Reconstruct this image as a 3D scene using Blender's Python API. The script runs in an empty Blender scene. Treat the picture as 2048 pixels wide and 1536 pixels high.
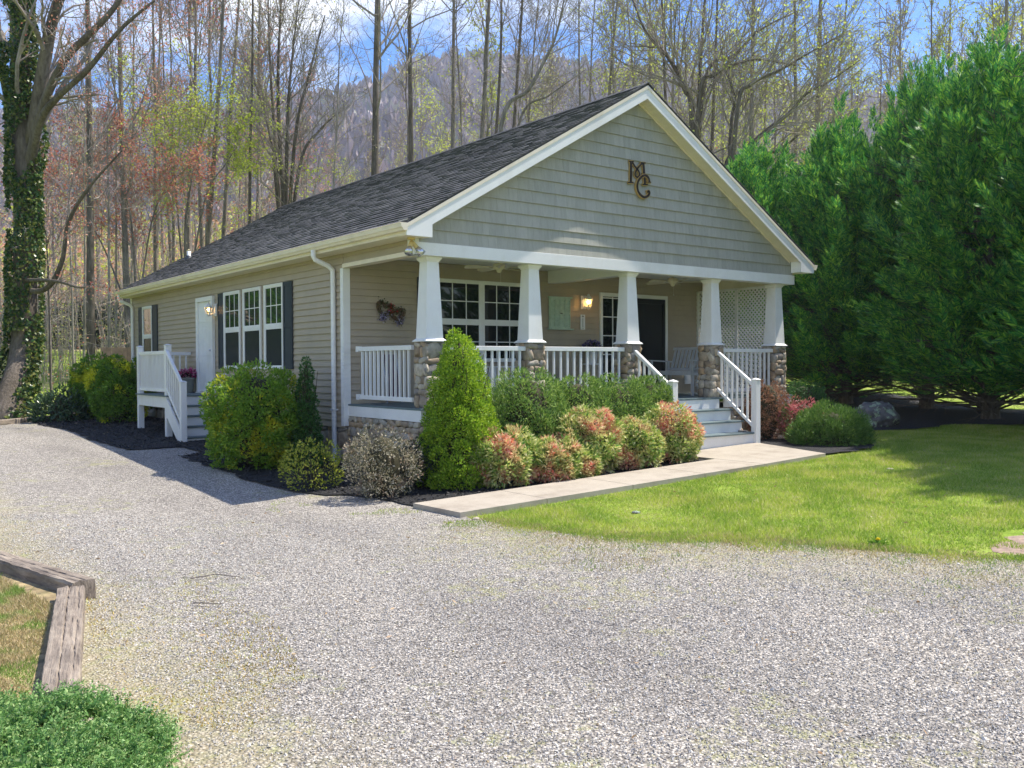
import bpy, math, random
import numpy as np
from mathutils import Vector, Matrix, Quaternion
from mathutils.geometry import delaunay_2d_cdt
sc = bpy.context.scene
R_ = math.radians
PI = math.pi
# ------------------------------------------------------------------ camera
CAM = np.array([-7.3701, -11.9965, 0.6867])
CR = np.array([0.79418964, -0.60765441, -0.00435074])
CU = np.array([0.01689381, 0.01492172, 0.99974594])
CF = np.array([0.60743511, 0.79406137, -0.02211628])
FPX = 1837.34
cam = bpy.data.cameras.new("camera"); cam.sensor_width = 36; cam.lens = FPX / 2048 * 36
cam.clip_start = 0.1; cam.clip_end = 6000
co = bpy.data.objects.new("camera", cam); sc.collection.objects.link(co); sc.camera = co
m = Matrix(((CR[0], CU[0], -CF[0], CAM[0]), (CR[1], CU[1], -CF[1], CAM[1]), (CR[2], CU[2], -CF[2], CAM[2]), (0, 0, 0, 1)))
co.matrix_world = m
# ------------------------------------------------------------------ world
SUN = Vector((0.60, -0.118, 1.0)).normalized()
w = bpy.data.worlds.new("World"); sc.world = w; w.use_nodes = True
nt = w.node_tree; nt.nodes.clear()
wo = nt.nodes.new('ShaderNodeOutputWorld'); bg = nt.nodes.new('ShaderNodeBackground')
sky = nt.nodes.new('ShaderNodeTexSky'); sky.sky_type = 'NISHITA'; sky.sun_disc = False
sky.sun_elevation = math.asin(SUN.z); sky.sun_rotation = math.atan2(SUN.x, SUN.y)
sky.air_density = 1.15; sky.dust_density = 0.25; sky.ozone_density = 2.5
bg.inputs['Strength'].default_value = 0.13
tc = nt.nodes.new('ShaderNodeTexCoord')
mp = nt.nodes.new('ShaderNodeMapping'); mp.inputs['Scale'].default_value = (1, 1, 2.6)
mp.inputs['Location'].default_value = (0.18, 0.05, 0.1)
nz = nt.nodes.new('ShaderNodeTexNoise'); nz.inputs['Scale'].default_value = 2.6; nz.inputs['Detail'].default_value = 9
nz.inputs['Roughness'].default_value = 0.58
rp = nt.nodes.new('ShaderNodeValToRGB'); rp.color_ramp.elements[0].position = 0.50; rp.color_ramp.elements[1].position = 0.63
mx = nt.nodes.new('ShaderNodeMixRGB'); mx.inputs['Color2'].default_value = (6.6, 6.9, 7.4, 1)
hs = nt.nodes.new('ShaderNodeHueSaturation'); hs.inputs['Saturation'].default_value = 1.45; hs.inputs['Hue'].default_value = 0.516; hs.inputs['Value'].default_value = 1.0
L = nt.links.new
L(tc.outputs['Generated'], mp.inputs['Vector']); L(mp.outputs[0], nz.inputs['Vector']); L(nz.outputs[0], rp.inputs[0])
L(sky.outputs[0], hs.inputs['Color']); L(hs.outputs[0], mx.inputs['Color1']); L(rp.outputs[0], mx.inputs['Fac'])
L(mx.outputs[0], bg.inputs['Color']); L(bg.outputs[0], wo.inputs['Surface'])
# ------------------------------------------------------------------ sun
sl = bpy.data.lights.new("sun", 'SUN'); sl.energy = 5.0; sl.angle = R_(0.55); sl.color = (1.0, 0.93, 0.82)
so = bpy.data.objects.new("sun", sl); sc.collection.objects.link(so)
so.rotation_euler = SUN.to_track_quat('Z', 'Y').to_euler(); so.location = (30, -5, 50)
vs = sc.view_settings; vs.view_transform = 'Standard'; vs.look = 'None'; vs.gamma = 1; vs.exposure = 0.74; vs.use_curve_mapping = False

# ================================================================== helpers
class MB:
    def __init__(s, T=None): s.V = []; s.B = []; s.n = 0; s.T = T
    def add(s, v, f, mi=0):
        v = np.asarray(v, float).reshape(-1, 3)
        if s.T is not None: v = s.T(v)
        s.V.append(v); s.B.append((np.asarray(f, np.int64) + s.n, mi)); s.n += len(v); return s
    def addm(s, v, fs, mi=0):
        v = np.asarray(v, float)
        if s.T is not None: v = s.T(v)
        s.V.append(v)
        for f in fs: s.B.append((np.asarray([f], np.int64) + s.n, mi))
        s.n += len(v); return s
    def box(s, x0, y0, z0, x1, y1, z1, mi=0):
        v = [(x, y, z) for x in (x0, x1) for y in (y0, y1) for z in (z0, z1)]
        return s.add(v, [(0, 1, 3, 2), (4, 6, 7, 5), (0, 4, 5, 1), (2, 3, 7, 6), (0, 2, 6, 4), (1, 5, 7, 3)], mi)
    def taper(s, cx, cy, z0, z1, hx0, hy0, hx1, hy1, mi=0):
        v = [(cx + a * h[0], cy + b * h[1], z) for z, h in ((z0, (hx0, hy0)), (z1, (hx1, hy1))) for a, b in ((-1, -1), (1, -1), (1, 1), (-1, 1))]
        return s.add(v, [(3, 2, 1, 0), (4, 5, 6, 7), (0, 1, 5, 4), (1, 2, 6, 5), (2, 3, 7, 6), (3, 0, 4, 7)], mi)
    def prism(s, poly, d, mi=0):
        """poly: list of 3d points, d: extrusion vector"""
        p = np.array(poly, float); n = len(p); v = np.vstack([p, p + np.array(d, float)])
        return s.addm(v, [list(range(n))[::-1], [i + n for i in range(n)]] + [[i, (i + 1) % n, n + (i + 1) % n, n + i] for i in range(n)], mi)
    def tube(s, pts, rad, k=8, cap=True, mi=0, flat=None):
        pts = np.array(pts, float); n = len(pts)
        rad = np.full(n, rad, float) if np.isscalar(rad) else np.array(rad, float)
        t = np.gradient(pts, axis=0); t /= np.linalg.norm(t, axis=1)[:, None] + 1e-12
        up = np.array([0, 0, 1.]) if abs(t[0][2]) < .9 else np.array([1., 0, 0])
        a = np.cross(t, up); a /= np.linalg.norm(a, axis=1)[:, None] + 1e-12; b = np.cross(t, a)
        th = np.arange(k) / k * 2 * PI
        v = pts[:, None] + rad[:, None, None] * (np.cos(th)[None, :, None] * a[:, None] + np.sin(th)[None, :, None] * b[:, None])
        i = np.arange(n - 1)[:, None] * k; j = np.arange(k)[None]; j2 = (j + 1) % k
        f = np.stack([i + j, i + j2, i + k + j2, i + k + j], -1).reshape(-1, 4)
        base = s.n; s.add(v.reshape(-1, 3), f, mi)
        if cap:
            s.B.append((np.array([list(range(k))[::-1]]) + base, mi)); s.B.append((np.array([list(range(k))]) + base + (n - 1) * k, mi))
        return s
    def lathe(s, prof, c, k=16, mi=0):
        th = np.arange(k) / k * 2 * PI; p = np.array(prof, float); n = len(p)
        v = np.stack([c[0] + p[:, :1] * np.cos(th), c[1] + p[:, :1] * np.sin(th), c[2] + p[:, 1:2] + 0 * th], -1).reshape(-1, 3)
        i = np.arange(n - 1)[:, None] * k; j = np.arange(k)[None]; j2 = (j + 1) % k
        return s.add(v, np.stack([i + j, i + j2, i + k + j2, i + k + j], -1).reshape(-1, 4), mi)
    def build(s, name, mats, parent=None, smooth=False, bevel=0, **kw):
        me = bpy.data.meshes.new(name); V = np.vstack(s.V)
        me.vertices.add(len(V)); me.vertices.foreach_set('co', V.astype(np.float32).ravel())
        tot = []; idx = []; mi = []
        for f, k in s.B:
            tot.append(np.full(len(f), f.shape[1])); idx.append(f.ravel()); mi.append(np.full(len(f), k))
        tot = np.concatenate(tot); idx = np.concatenate(idx); mi = np.concatenate(mi)
        me.loops.add(len(idx)); me.loops.foreach_set('vertex_index', idx.astype(np.int32))
        me.polygons.add(len(tot)); st = np.concatenate([[0], np.cumsum(tot)[:-1]])
        me.polygons.foreach_set('loop_start', st.astype(np.int32)); me.polygons.foreach_set('loop_total', tot.astype(np.int32))
        me.polygons.foreach_set('material_index', mi.astype(np.int32))
        me.polygons.foreach_set('use_smooth', np.full(len(tot), bool(smooth)))
        if not isinstance(mats, (list, tuple)): mats = [mats]
        for q in mats: me.materials.append(q)
        me.update(calc_edges=True)
        if len(V) < 60000: me.validate()
        o = bpy.data.objects.new(name, me); sc.collection.objects.link(o)
        if bevel:
            b = o.modifiers.new('bevel', 'BEVEL'); b.width = bevel; b.segments = 2; b.limit_method = 'ANGLE'
        put(o, parent); tag(o, **kw); return o
def put(o, parent):
    if parent is not None:
        o.parent = parent; o.matrix_parent_inverse = Matrix.Translation(-Vector(WORLDLOC.get(parent.name, (0, 0, 0))))
WORLDLOC = {}
def tag(o, label=None, cat=None, group=None, kind=None):
    if label: o['label'] = label
    if cat: o['category'] = cat
    if group: o['group'] = group
    if kind: o['kind'] = kind
def empty(name, loc, **kw):
    o = bpy.data.objects.new(name, None); sc.collection.objects.link(o); o.location = loc; o.empty_display_size = .2
    WORLDLOC[o.name] = tuple(loc); tag(o, **kw); return o
def copy_tree(o, parent=None):
    c = o.copy(); sc.collection.objects.link(c)
    if parent: c.parent = parent
    for ch in list(o.children): copy_tree(ch, c)
    return c
def nrm(v): return v / (np.linalg.norm(v, axis=-1, keepdims=True) + 1e-9)
def spot(u, D):
    """ground point at depth D along the view through column u of the photograph"""
    p = CAM + D * (CF + (u - 1024) / FPX * CR); return p[0], p[1]
def smooth(a, b, t):
    t = np.clip((t - a) / (b - a), 0, 1); return t * t * (3 - 2 * t)
# terrain ---------------------------------------------------------------
def depth(x, y): return (x + 7.37) * .607 + (y + 12) * .794
def gz(x, y):
    x = np.asarray(x, float); y = np.asarray(y, float)
    b = np.interp(x, [-30, -3, -1.2, 5, 7, 9, 12, 17, 30], [-1.3, -1.24, -1.17, -.965, -.91, -.88, -.85, -.66, -.5])
    a = np.interp(y, [0, 4.5, 11, 18], [0, .15, .37, .4]) * (1 - smooth(0, 6, x))
    D = depth(x, y)
    f = np.interp(D, [26, 35, 50, 70, 100, 150, 250, 400], [0, .75, 2.4, 4.6, 8, 14, 27, 45]) * smooth(-.2, .4, (D - .25 * np.abs(.794 * (x + 7.37) - .607 * (y + 12))) / (np.abs(D) + 1e-6))
    return b + a + f
# materials -------------------------------------------------------------
def newmat(name):
    mt = bpy.data.materials.new(name); mt.use_nodes = True; n = mt.node_tree.nodes; n.clear()
    out = n.new('ShaderNodeOutputMaterial'); p = n.new('ShaderNodeBsdfPrincipled'); mt.node_tree.links.new(p.outputs[0], out.inputs[0])
    return mt, mt.node_tree, p, out
def ramp(t, cols, inter='LINEAR'):
    r = t.nodes.new('ShaderNodeValToRGB'); e = r.color_ramp.elements; r.color_ramp.interpolation = inter
    while len(e) < len(cols): e.new(.5)
    for k, (pos, c) in enumerate(cols): e[k].position = pos; e[k].color = (*c, 1)
    return r
def noise(t, scale, detail=4, rough=.55, vec=None, src='Object', sc3=None):
    n = t.nodes.new('ShaderNodeTexNoise'); n.inputs['Scale'].default_value = scale; n.inputs['Detail'].default_value = detail; n.inputs['Roughness'].default_value = rough
    if vec is None:
        c = t.nodes.new('ShaderNodeTexCoord'); vec = c.outputs[src]
    if sc3:
        mpp = t.nodes.new('ShaderNodeMapping'); mpp.inputs['Scale'].default_value = sc3; t.links.new(vec, mpp.inputs[0]); vec = mpp.outputs[0]
    t.links.new(vec, n.inputs['Vector']); return n
def mixc(t, a, b, fac, mode='MIX'):
    mm = t.nodes.new('ShaderNodeMixRGB'); mm.blend_type = mode
    for s_, k in ((a, 'Color1'), (b, 'Color2'), (fac, 'Fac')):
        if hasattr(s_, 'links') or hasattr(s_, 'is_linked'): t.links.new(s_, mm.inputs[k])
        elif k == 'Fac': mm.inputs[k].default_value = s_
        else: mm.inputs[k].default_value = (*s_, 1)
    return mm.outputs[0]
def bump(t, p, h, strength=.4, dist=.01):
    b = t.nodes.new('ShaderNodeBump'); b.inputs['Strength'].default_value = strength; b.inputs['Distance'].default_value = dist
    t.links.new(h, b.inputs['Height']); t.links.new(b.outputs[0], p.inputs['Normal']); return b
def paint(name, col, rough=.5, var=.06, scale=3, dirt=None, bstr=.05, spec=.4):
    mt, t, p, o = newmat(name); p.inputs['Roughness'].default_value = rough; p.inputs['Specular IOR Level'].default_value = spec
    n = noise(t, scale, 6, .6); c = np.array(col)
    r = ramp(t, [(.3, c * (1 - var)), (.7, np.minimum(c * (1 + var), 1))]); t.links.new(n.outputs[0], r.inputs[0]); oc = r.outputs[0]
    if dirt:
        n2 = noise(t, 1.3, 8, .7, sc3=(1, 1, .35)); r2 = ramp(t, [(.52, (0, 0, 0)), (.75, (1, 1, 1))]); t.links.new(n2.outputs[0], r2.inputs[0])
        oc = mixc(t, oc, dirt, mixc(t, (0, 0, 0), r2.outputs[0], .45))
    t.links.new(oc, p.inputs['Base Color'])
    n3 = noise(t, 60, 3); bump(t, p, n3.outputs[0], bstr, .004)
    return mt
def island(t, cols):
    g = t.nodes.new('ShaderNodeNewGeometry'); r = ramp(t, cols); t.links.new(g.outputs['Random Per Island'], r.inputs[0]); return r.outputs[0]
def leafmat(name, cols, patch=None, pscale=2.5, pfac=(.45, .6), trans=.35, rough=.5):
    mt, t, p, o = newmat(name); c = island(t, cols)
    if patch:
        n = noise(t, pscale, 2, .5); r = ramp(t, [(pfac[0], (0, 0, 0)), (pfac[1], (1, 1, 1))]); t.links.new(n.outputs[0], r.inputs[0])
        c = mixc(t, c, island(t, patch), r.outputs[0])
    t.links.new(c, p.inputs['Base Color']); p.inputs['Roughness'].default_value = rough; p.inputs['Specular IOR Level'].default_value = .35
    tr = t.nodes.new('ShaderNodeBsdfTranslucent'); t.links.new(c, tr.inputs['Color'])
    mxs = t.nodes.new('ShaderNodeMixShader'); mxs.inputs[0].default_value = trans
    t.links.new(p.outputs[0], mxs.inputs[1]); t.links.new(tr.outputs[0], mxs.inputs[2]); t.links.new(mxs.outputs[0], o.inputs[0])
    return mt
WHITE = paint('white_trim', (.80, .80, .79), .45, .03, 4, dirt=(.62, .58, .5))
CREAM = paint('cream_trim', (.78, .70, .57), .5, .05, 4, dirt=(.45, .40, .3))
SOFF = paint('soffit_vinyl', (.76, .70, .55), .55, .03, 4, dirt=(.55, .5, .38))
SIDING = paint('tan_vinyl_siding', (.42, .352, .265), .5, .06, 2.5, dirt=(.33, .29, .24))
GREENM = paint('pale_mint_paint', (.50, .62, .50), .6, .12, 12)
TEAL = paint('slate_teal_deck_paint', (.13, .18, .19), .55, .18, 6, dirt=(.22, .25, .24))
NAVY = paint('charcoal_shutter', (.035, .045, .06), .5, .12, 6)
BLACKP = paint('black_screen', (.008, .011, .012), .35, .1, 6)
SILVER = paint('silver_reflector', (.6, .6, .62), .25, .05, 8); SILVER.node_tree.nodes['Principled BSDF'].inputs['Metallic'].default_value = .8
FANM = paint('cream_fan_blade', (.66, .60, .45), .5, .05, 8)
CONC = None
def mk_glass(name, tint=(.012, .015, .016), r=.02):
    mt, t, p, o = newmat(name); p.inputs['Base Color'].default_value = (*tint, 1); p.inputs['Roughness'].default_value = r
    p.inputs['Specular IOR Level'].default_value = .5; p.inputs['IOR'].default_value = 1.52
    n = noise(t, 1.2, 2); bump(t, p, n.outputs[0], .05, .02); return mt
GLASS = mk_glass('window_glass'); GLASS2 = mk_glass('coated_window_glass', (.03, .03, .028)); GLASS2.node_tree.nodes['Principled BSDF'].inputs['Specular IOR Level'].default_value = 1.0
GLASS2.node_tree.nodes['Principled BSDF'].inputs['IOR'].default_value = 1.75
SCREEN = mk_glass('screened_glass', (.028, .033, .034), .25); SCREEN.node_tree.nodes['Principled BSDF'].inputs['IOR'].default_value = 1.2
def emis(name, col, s):
    mt, t, p, o = newmat(name); p.inputs['Base Color'].default_value = (*col, 1); p.inputs['Emission Color'].default_value = (*col, 1); p.inputs['Emission Strength'].default_value = s; return mt
BULB = emis('lit_bulb', (1, .62, .22), 9)
LGLASS = mk_glass('lantern_glass', (.8, .7, .5), .1); LGLASS.node_tree.nodes['Principled BSDF'].inputs['Transmission Weight'].default_value = 1.0
def stonemat():
    mt, t, p, o = newmat('river_stone'); p.inputs['Roughness'].default_value = .8
    c = island(t, [(0, (.30, .23, .16)), (.2, (.50, .39, .26)), (.4, (.24, .225, .21)), (.6, (.56, .49, .38)), (.78, (.38, .35, .29)), (1, (.45, .31, .18))])
    n = noise(t, 9, 6, .65); r = ramp(t, [(.3, (.45, .45, .45)), (.7, (1.2, 1.2, 1.2))]); t.links.new(n.outputs[0], r.inputs[0])
    t.links.new(mixc(t, c, r.outputs[0], .8, 'MULTIPLY'), p.inputs['Base Color']); bump(t, p, n.outputs[0], .5, .02); return mt
STONE = stonemat(); MORTAR = paint('grey_mortar', (.17, .155, .14), .9, .2, 14, bstr=.5)
def barkmat(name, a, b):
    mt, t, p, o = newmat(name); p.inputs['Roughness'].default_value = .9; p.inputs['Specular IOR Level'].default_value = .15
    n = noise(t, 5, 6, .7, sc3=(3, 3, .5)); n2 = noise(t, .9, 4, .6)
    r = ramp(t, [(.3, a), (.7, b)]); t.links.new(n.outputs[0], r.inputs[0])
    r2 = ramp(t, [(.35, (.65, .65, .6)), (.65, (1.2, 1.2, 1.2))]); t.links.new(n2.outputs[0], r2.inputs[0])
    t.links.new(mixc(t, r.outputs[0], r2.outputs[0], .8, 'MULTIPLY'), p.inputs['Base Color']); bump(t, p, n.outputs[0], .9, .05); return mt
BARK = barkmat('grey_brown_bark', (.13, .11, .09), (.33, .29, .25)); BARKL = barkmat('pale_bark', (.22, .20, .17), (.44, .40, .35)); BARKD = barkmat('dark_bark', (.08, .065, .05), (.22, .185, .15))
TWIG = barkmat('twig_bark', (.24, .20, .175), (.40, .35, .31))
# ================================================================== ground sheets
def sheet(name, poly, mat, off, step, jitter=0., seg=.3, label=None, kind='structure', flatz=None, thick=0, seed=1, parent=None):
    rg = np.random.default_rng(seed); P = []
    n = len(poly)
    for i in range(n):
        a = np.array(poly[i], float); b = np.array(poly[(i + 1) % n], float); k = max(1, int(np.linalg.norm(b - a) / seg)) if jitter else max(1, int(np.linalg.norm(b - a) / 1.0))
        d = (b - a) / (np.linalg.norm(b - a) + 1e-9); nn = np.array([-d[1], d[0]])
        for j in range(k):
            p = a + (b - a) * j / k
            if jitter and j: p = p + nn * rg.normal() * jitter
            P.append(p)
    P = np.array(P); m_ = len(P)
    x0, y0 = P.min(0); x1, y1 = P.max(0)
    X, Y = np.meshgrid(np.arange(x0, x1, step), np.arange(y0, y1, step)); Q = np.stack([X.ravel(), Y.ravel()], 1)
    # inside test
    ins = np.zeros(len(Q), bool); j = m_ - 1
    for i in range(m_):
        a = P[i]; b = P[j]
        c = ((a[1] > Q[:, 1]) != (b[1] > Q[:, 1])) & (Q[:, 0] < (b[0] - a[0]) * (Q[:, 1] - a[1]) / (b[1] - a[1] + 1e-12) + a[0]); ins ^= c; j = i
    Q = Q[ins]
    vv = [Vector(p) for p in np.vstack([P, Q])]; ed = [(i, (i + 1) % m_) for i in range(m_)]
    r = delaunay_2d_cdt(vv, ed, [list(range(m_))], 1, 1e-5)
    V2 = np.array([(v.x, v.y) for v in r[0]]); F = np.array([f for f in r[2]])
    z = (gz(V2[:, 0], V2[:, 1]) if flatz is None else flatz(V2[:, 0], V2[:, 1])) + off
    mb = MB(); mb.add(np.column_stack([V2, z]), F)
    if thick:
        m2 = len(P); Pz = (flatz or gz)(P[:, 0], P[:, 1]) + off
        v = np.vstack([np.column_stack([P, Pz]), np.column_stack([P, Pz - thick])])
        mb.add(v, [(i, m2 + i, m2 + (i + 1) % m2, (i + 1) % m2) for i in range(m2)])
    return mb.build(name, mat, parent, smooth=not thick, kind=kind, label=label)
# base ground material: lawn / field / leaf litter by noise
def groundmat():
    mt, t, p, o = newmat('turf_and_litter'); p.inputs['Roughness'].default_value = .95; p.inputs['Specular IOR Level'].default_value = .1
    c = t.nodes.new('ShaderNodeTexCoord').outputs['Object']
    n1 = noise(t, .8, 8, .7, c); n2 = noise(t, 25, 5, .7, c); n3 = noise(t, .12, 6, .65, c)
    g = ramp(t, [(.3, (.16, .25, .03)), (.5, (.24, .33, .05)), (.68, (.34, .36, .11)), (.8, (.42, .34, .18))]); t.links.new(n1.outputs[0], g.inputs[0])
    v = ramp(t, [(.3, (.6, .6, .6)), (.7, (1.35, 1.35, 1.3))]); t.links.new(n2.outputs[0], v.inputs[0])
    gr = mixc(t, g.outputs[0], v.outputs[0], 1, 'MULTIPLY')
    lt = ramp(t, [(.3, (.38, .24, .16)), (.5, (.48, .36, .25)), (.62, (.32, .34, .12)), (.8, (.52, .40, .29))]); t.links.new(n1.outputs[0], lt.inputs[0])
    # distance from house along depth decides field -> woodland floor
    sep = t.nodes.new('ShaderNodeSeparateXYZ'); t.links.new(c, sep.inputs[0])
    def mth(op, a, b):
        q = t.nodes.new('ShaderNodeMath'); q.operation = op
        for k, s_ in enumerate((a, b)):
            if isinstance(s_, (int, float)): q.inputs[k].default_value = s_
            else: t.links.new(s_, q.inputs[k])
        return q.outputs[0]
    D = mth('ADD', mth('MULTIPLY', sep.outputs[0], .607), mth('MULTIPLY', sep.outputs[1], .794))
    D = mth('ADD', D, mth('MULTIPLY', n3.outputs[0], 10))
    rr = ramp(t, [(.0, (0, 0, 0)), (1, (1, 1, 1))]); mr = t.nodes.new('ShaderNodeMapRange'); mr.inputs[1].default_value = 40; mr.inputs[2].default_value = 43
    t.links.new(D, mr.inputs[0])
    t.links.new(mixc(t, gr, lt.outputs[0], mr.outputs[0]), p.inputs['Base Color'])
    bump(t, p, n2.outputs[0], .6, .04); return mt
GROUND = groundmat()
def radial_ground():
    rad = np.concatenate([np.linspace(.5, 30, 90), np.geomspace(30.8, 900, 90)]); th = np.linspace(0, 2 * PI, 241)[:-1]
    A, B = np.meshgrid(rad, th, indexing='ij'); X = -2 + A * np.cos(B); Y = -2 + A * np.sin(B); Z = gz(X, Y)
    k = 240; i = np.arange(len(rad) - 1)[:, None] * k; j = np.arange(k)[None]; j2 = (j + 1) % k
    mb = MB(); mb.add(np.stack([X, Y, Z], -1).reshape(-1, 3), np.stack([i + j, i + k + j, i + k + j2, i + j2], -1).reshape(-1, 4))
    mb.B.append((np.array([list(range(k))]), 0))
    return mb.build('ground', GROUND, smooth=True, kind='structure')
radial_ground()
# gravel ----------------------------------------------------------------
def gravelmat():
    mt, t, p, o = newmat('crushed_gravel'); p.inputs['Roughness'].default_value = .85; p.inputs['Specular IOR Level'].default_value = .25
    c = t.nodes.new('ShaderNodeTexCoord').outputs['Object']
    def vor(s):
        v = t.nodes.new('ShaderNodeTexVoronoi'); v.inputs['Scale'].default_value = s; t.links.new(c, v.inputs['Vector']); return v
    v1 = vor(48); v2 = vor(95)
    sp = t.nodes.new('ShaderNodeSeparateColor'); t.links.new(v1.outputs['Color'], sp.inputs[0])
    cr = ramp(t, [(0, (.22, .205, .19)), (.25, (.39, .37, .34)), (.6, (.54, .51, .465)), (.85, (.64, .605, .55)), (1, (.76, .725, .66))]); t.links.new(sp.outputs[0], cr.inputs[0])
    sp2 = t.nodes.new('ShaderNodeSeparateColor'); t.links.new(v2.outputs['Color'], sp2.inputs[0])
    cr2 = ramp(t, [(0, (.6, .6, .6)), (1, (1.25, 1.25, 1.25))]); t.links.new(sp2.outputs[0], cr2.inputs[0])
    col = mixc(t, cr.outputs[0], cr2.outputs[0], .8, 'MULTIPLY')
    de = ramp(t, [(.25, (1, 1, 1)), (.6, (.28, .27, .26))]); t.links.new(v1.outputs['Distance'], de.inputs[0])
    col = mixc(t, col, de.outputs[0], .7, 'MULTIPLY')
    nb = noise(t, .35, 5, .6, c, sc3=(1.6, .5, 1)); rb = ramp(t, [(.32, (.80, .78, .76)), (.5, (1.0, .98, .94)), (.66, (1.14, 1.10, 1.02))]); t.links.new(nb.outputs[0], rb.inputs[0])
    col = mixc(t, col, rb.outputs[0], 1, 'MULTIPLY')
    # moss and weeds in patches
    n1 = noise(t, .55, 6, .68, c); n2 = noise(t, 7, 6, .7, c)
    a = t.nodes.new('ShaderNodeMath'); a.operation = 'MULTIPLY'; t.links.new(n1.outputs[0], a.inputs[0]); t.links.new(n2.outputs[0], a.inputs[1])
    ra = ramp(t, [(.295, (0, 0, 0)), (.36, (1, 1, 1))]); t.links.new(a.outputs[0], ra.inputs[0])
    mossc = ramp(t, [(.3, (.38, .29, .13)), (.5, (.36, .33, .14)), (.7, (.30, .34, .12))]); t.links.new(n2.outputs[0], mossc.inputs[0])
    f = t.nodes.new('ShaderNodeMath'); f.operation = 'MULTIPLY'; f.inputs[1].default_value = .45; t.links.new(ra.outputs[0], f.inputs[0])
    col = mixc(t, col, mossc.outputs[0], f.outputs[0])
    # worn earth and weeds where the drive meets the lawn, and beside the timbers
    def dot(vec, off):
        q = t.nodes.new('ShaderNodeVectorMath'); q.operation = 'DOT_PRODUCT'; q.inputs[1].default_value = vec; t.links.new(c, q.inputs[0]); a_ = t.nodes.new('ShaderNodeMath'); a_.inputs[1].default_value = off; t.links.new(q.outputs['Value'], a_.inputs[0]); return a_.outputs[0]
    for vec, off, wd_, cc, am in (((-.889, -.459, 0), -(.889 * 1.04 + .459 * 4.06), 1.5, (.42, .36, .27), .62), ((.82, .0, 0), 5.75 * .82, .5, (.40, .33, .20), .6)):
        dd = dot(vec, off); n4 = noise(t, 2.2, 6, .7, c); ad = t.nodes.new('ShaderNodeMath'); ad.operation = 'MULTIPLY_ADD'; ad.inputs[1].default_value = -wd_ * 2.2; t.links.new(n4.outputs[0], ad.inputs[0]); t.links.new(dd, ad.inputs[2])
        mr = t.nodes.new('ShaderNodeMapRange'); mr.inputs[1].default_value = -wd_ * 1.15; mr.inputs[2].default_value = wd_ * .1; mr.inputs[3].default_value = am; mr.inputs[4].default_value = 0; t.links.new(ad.outputs[0], mr.inputs[0])
        am_ = mr.outputs[0]
        if vec[1]:
            yy = dot((0, 1, 0), 0); m2 = t.nodes.new('ShaderNodeMapRange'); m2.inputs[1].default_value = -4.4; m2.inputs[2].default_value = -2.9; m2.inputs[3].default_value = 1; m2.inputs[4].default_value = 0; t.links.new(yy, m2.inputs[0])
            ml = t.nodes.new('ShaderNodeMath'); ml.operation = 'MULTIPLY'; t.links.new(am_, ml.inputs[0]); t.links.new(m2.outputs[0], ml.inputs[1]); am_ = ml.outputs[0]
        col = mixc(t, col, mixc(t, mixc(t, cc, col, .35), mossc.outputs[0], n2.outputs[0]), am_)
    t.links.new(col, p.inputs['Base Color'])
    inv = t.nodes.new('ShaderNodeMath'); inv.operation = 'MULTIPLY'; inv.inputs[1].default_value = -1; t.links.new(v1.outputs['Distance'], inv.inputs[0])
    bump(t, p, inv.outputs[0], .9, .02); return mt
GRAVEL = gravelmat()
gravel_poly = [(-5.75, -4.0), (-6.05, -1.8), (-6.4, 3), (-5.2, 9), (-3.6, 14.6), (-2.4, 15.9), (.3, 16.2), (.3, -.3), (-.9, -1.2),
               (-1.05, -2.5), (-1.12, -3.3), (-1.04, -4.06), (-.85, -4.58), (-.53, -5.38), (-.15, -5.76), (.14, -6.12), (.39, -6.53), (.53, -7.0), (.7, -7.4), (.83, -7.67), (1.01, -7.99), (1.2, -8.4), (1.7, -9.4), (3, -11.2), (6, -14), (14, -17), (14, -24), (-12, -24), (-9, -14), (-6.6, -9.5), (-6.35, -6.6)]
sheet('gravel_driveway', gravel_poly, GRAVEL, .015, .6, jitter=.05, seg=.18)
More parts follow.
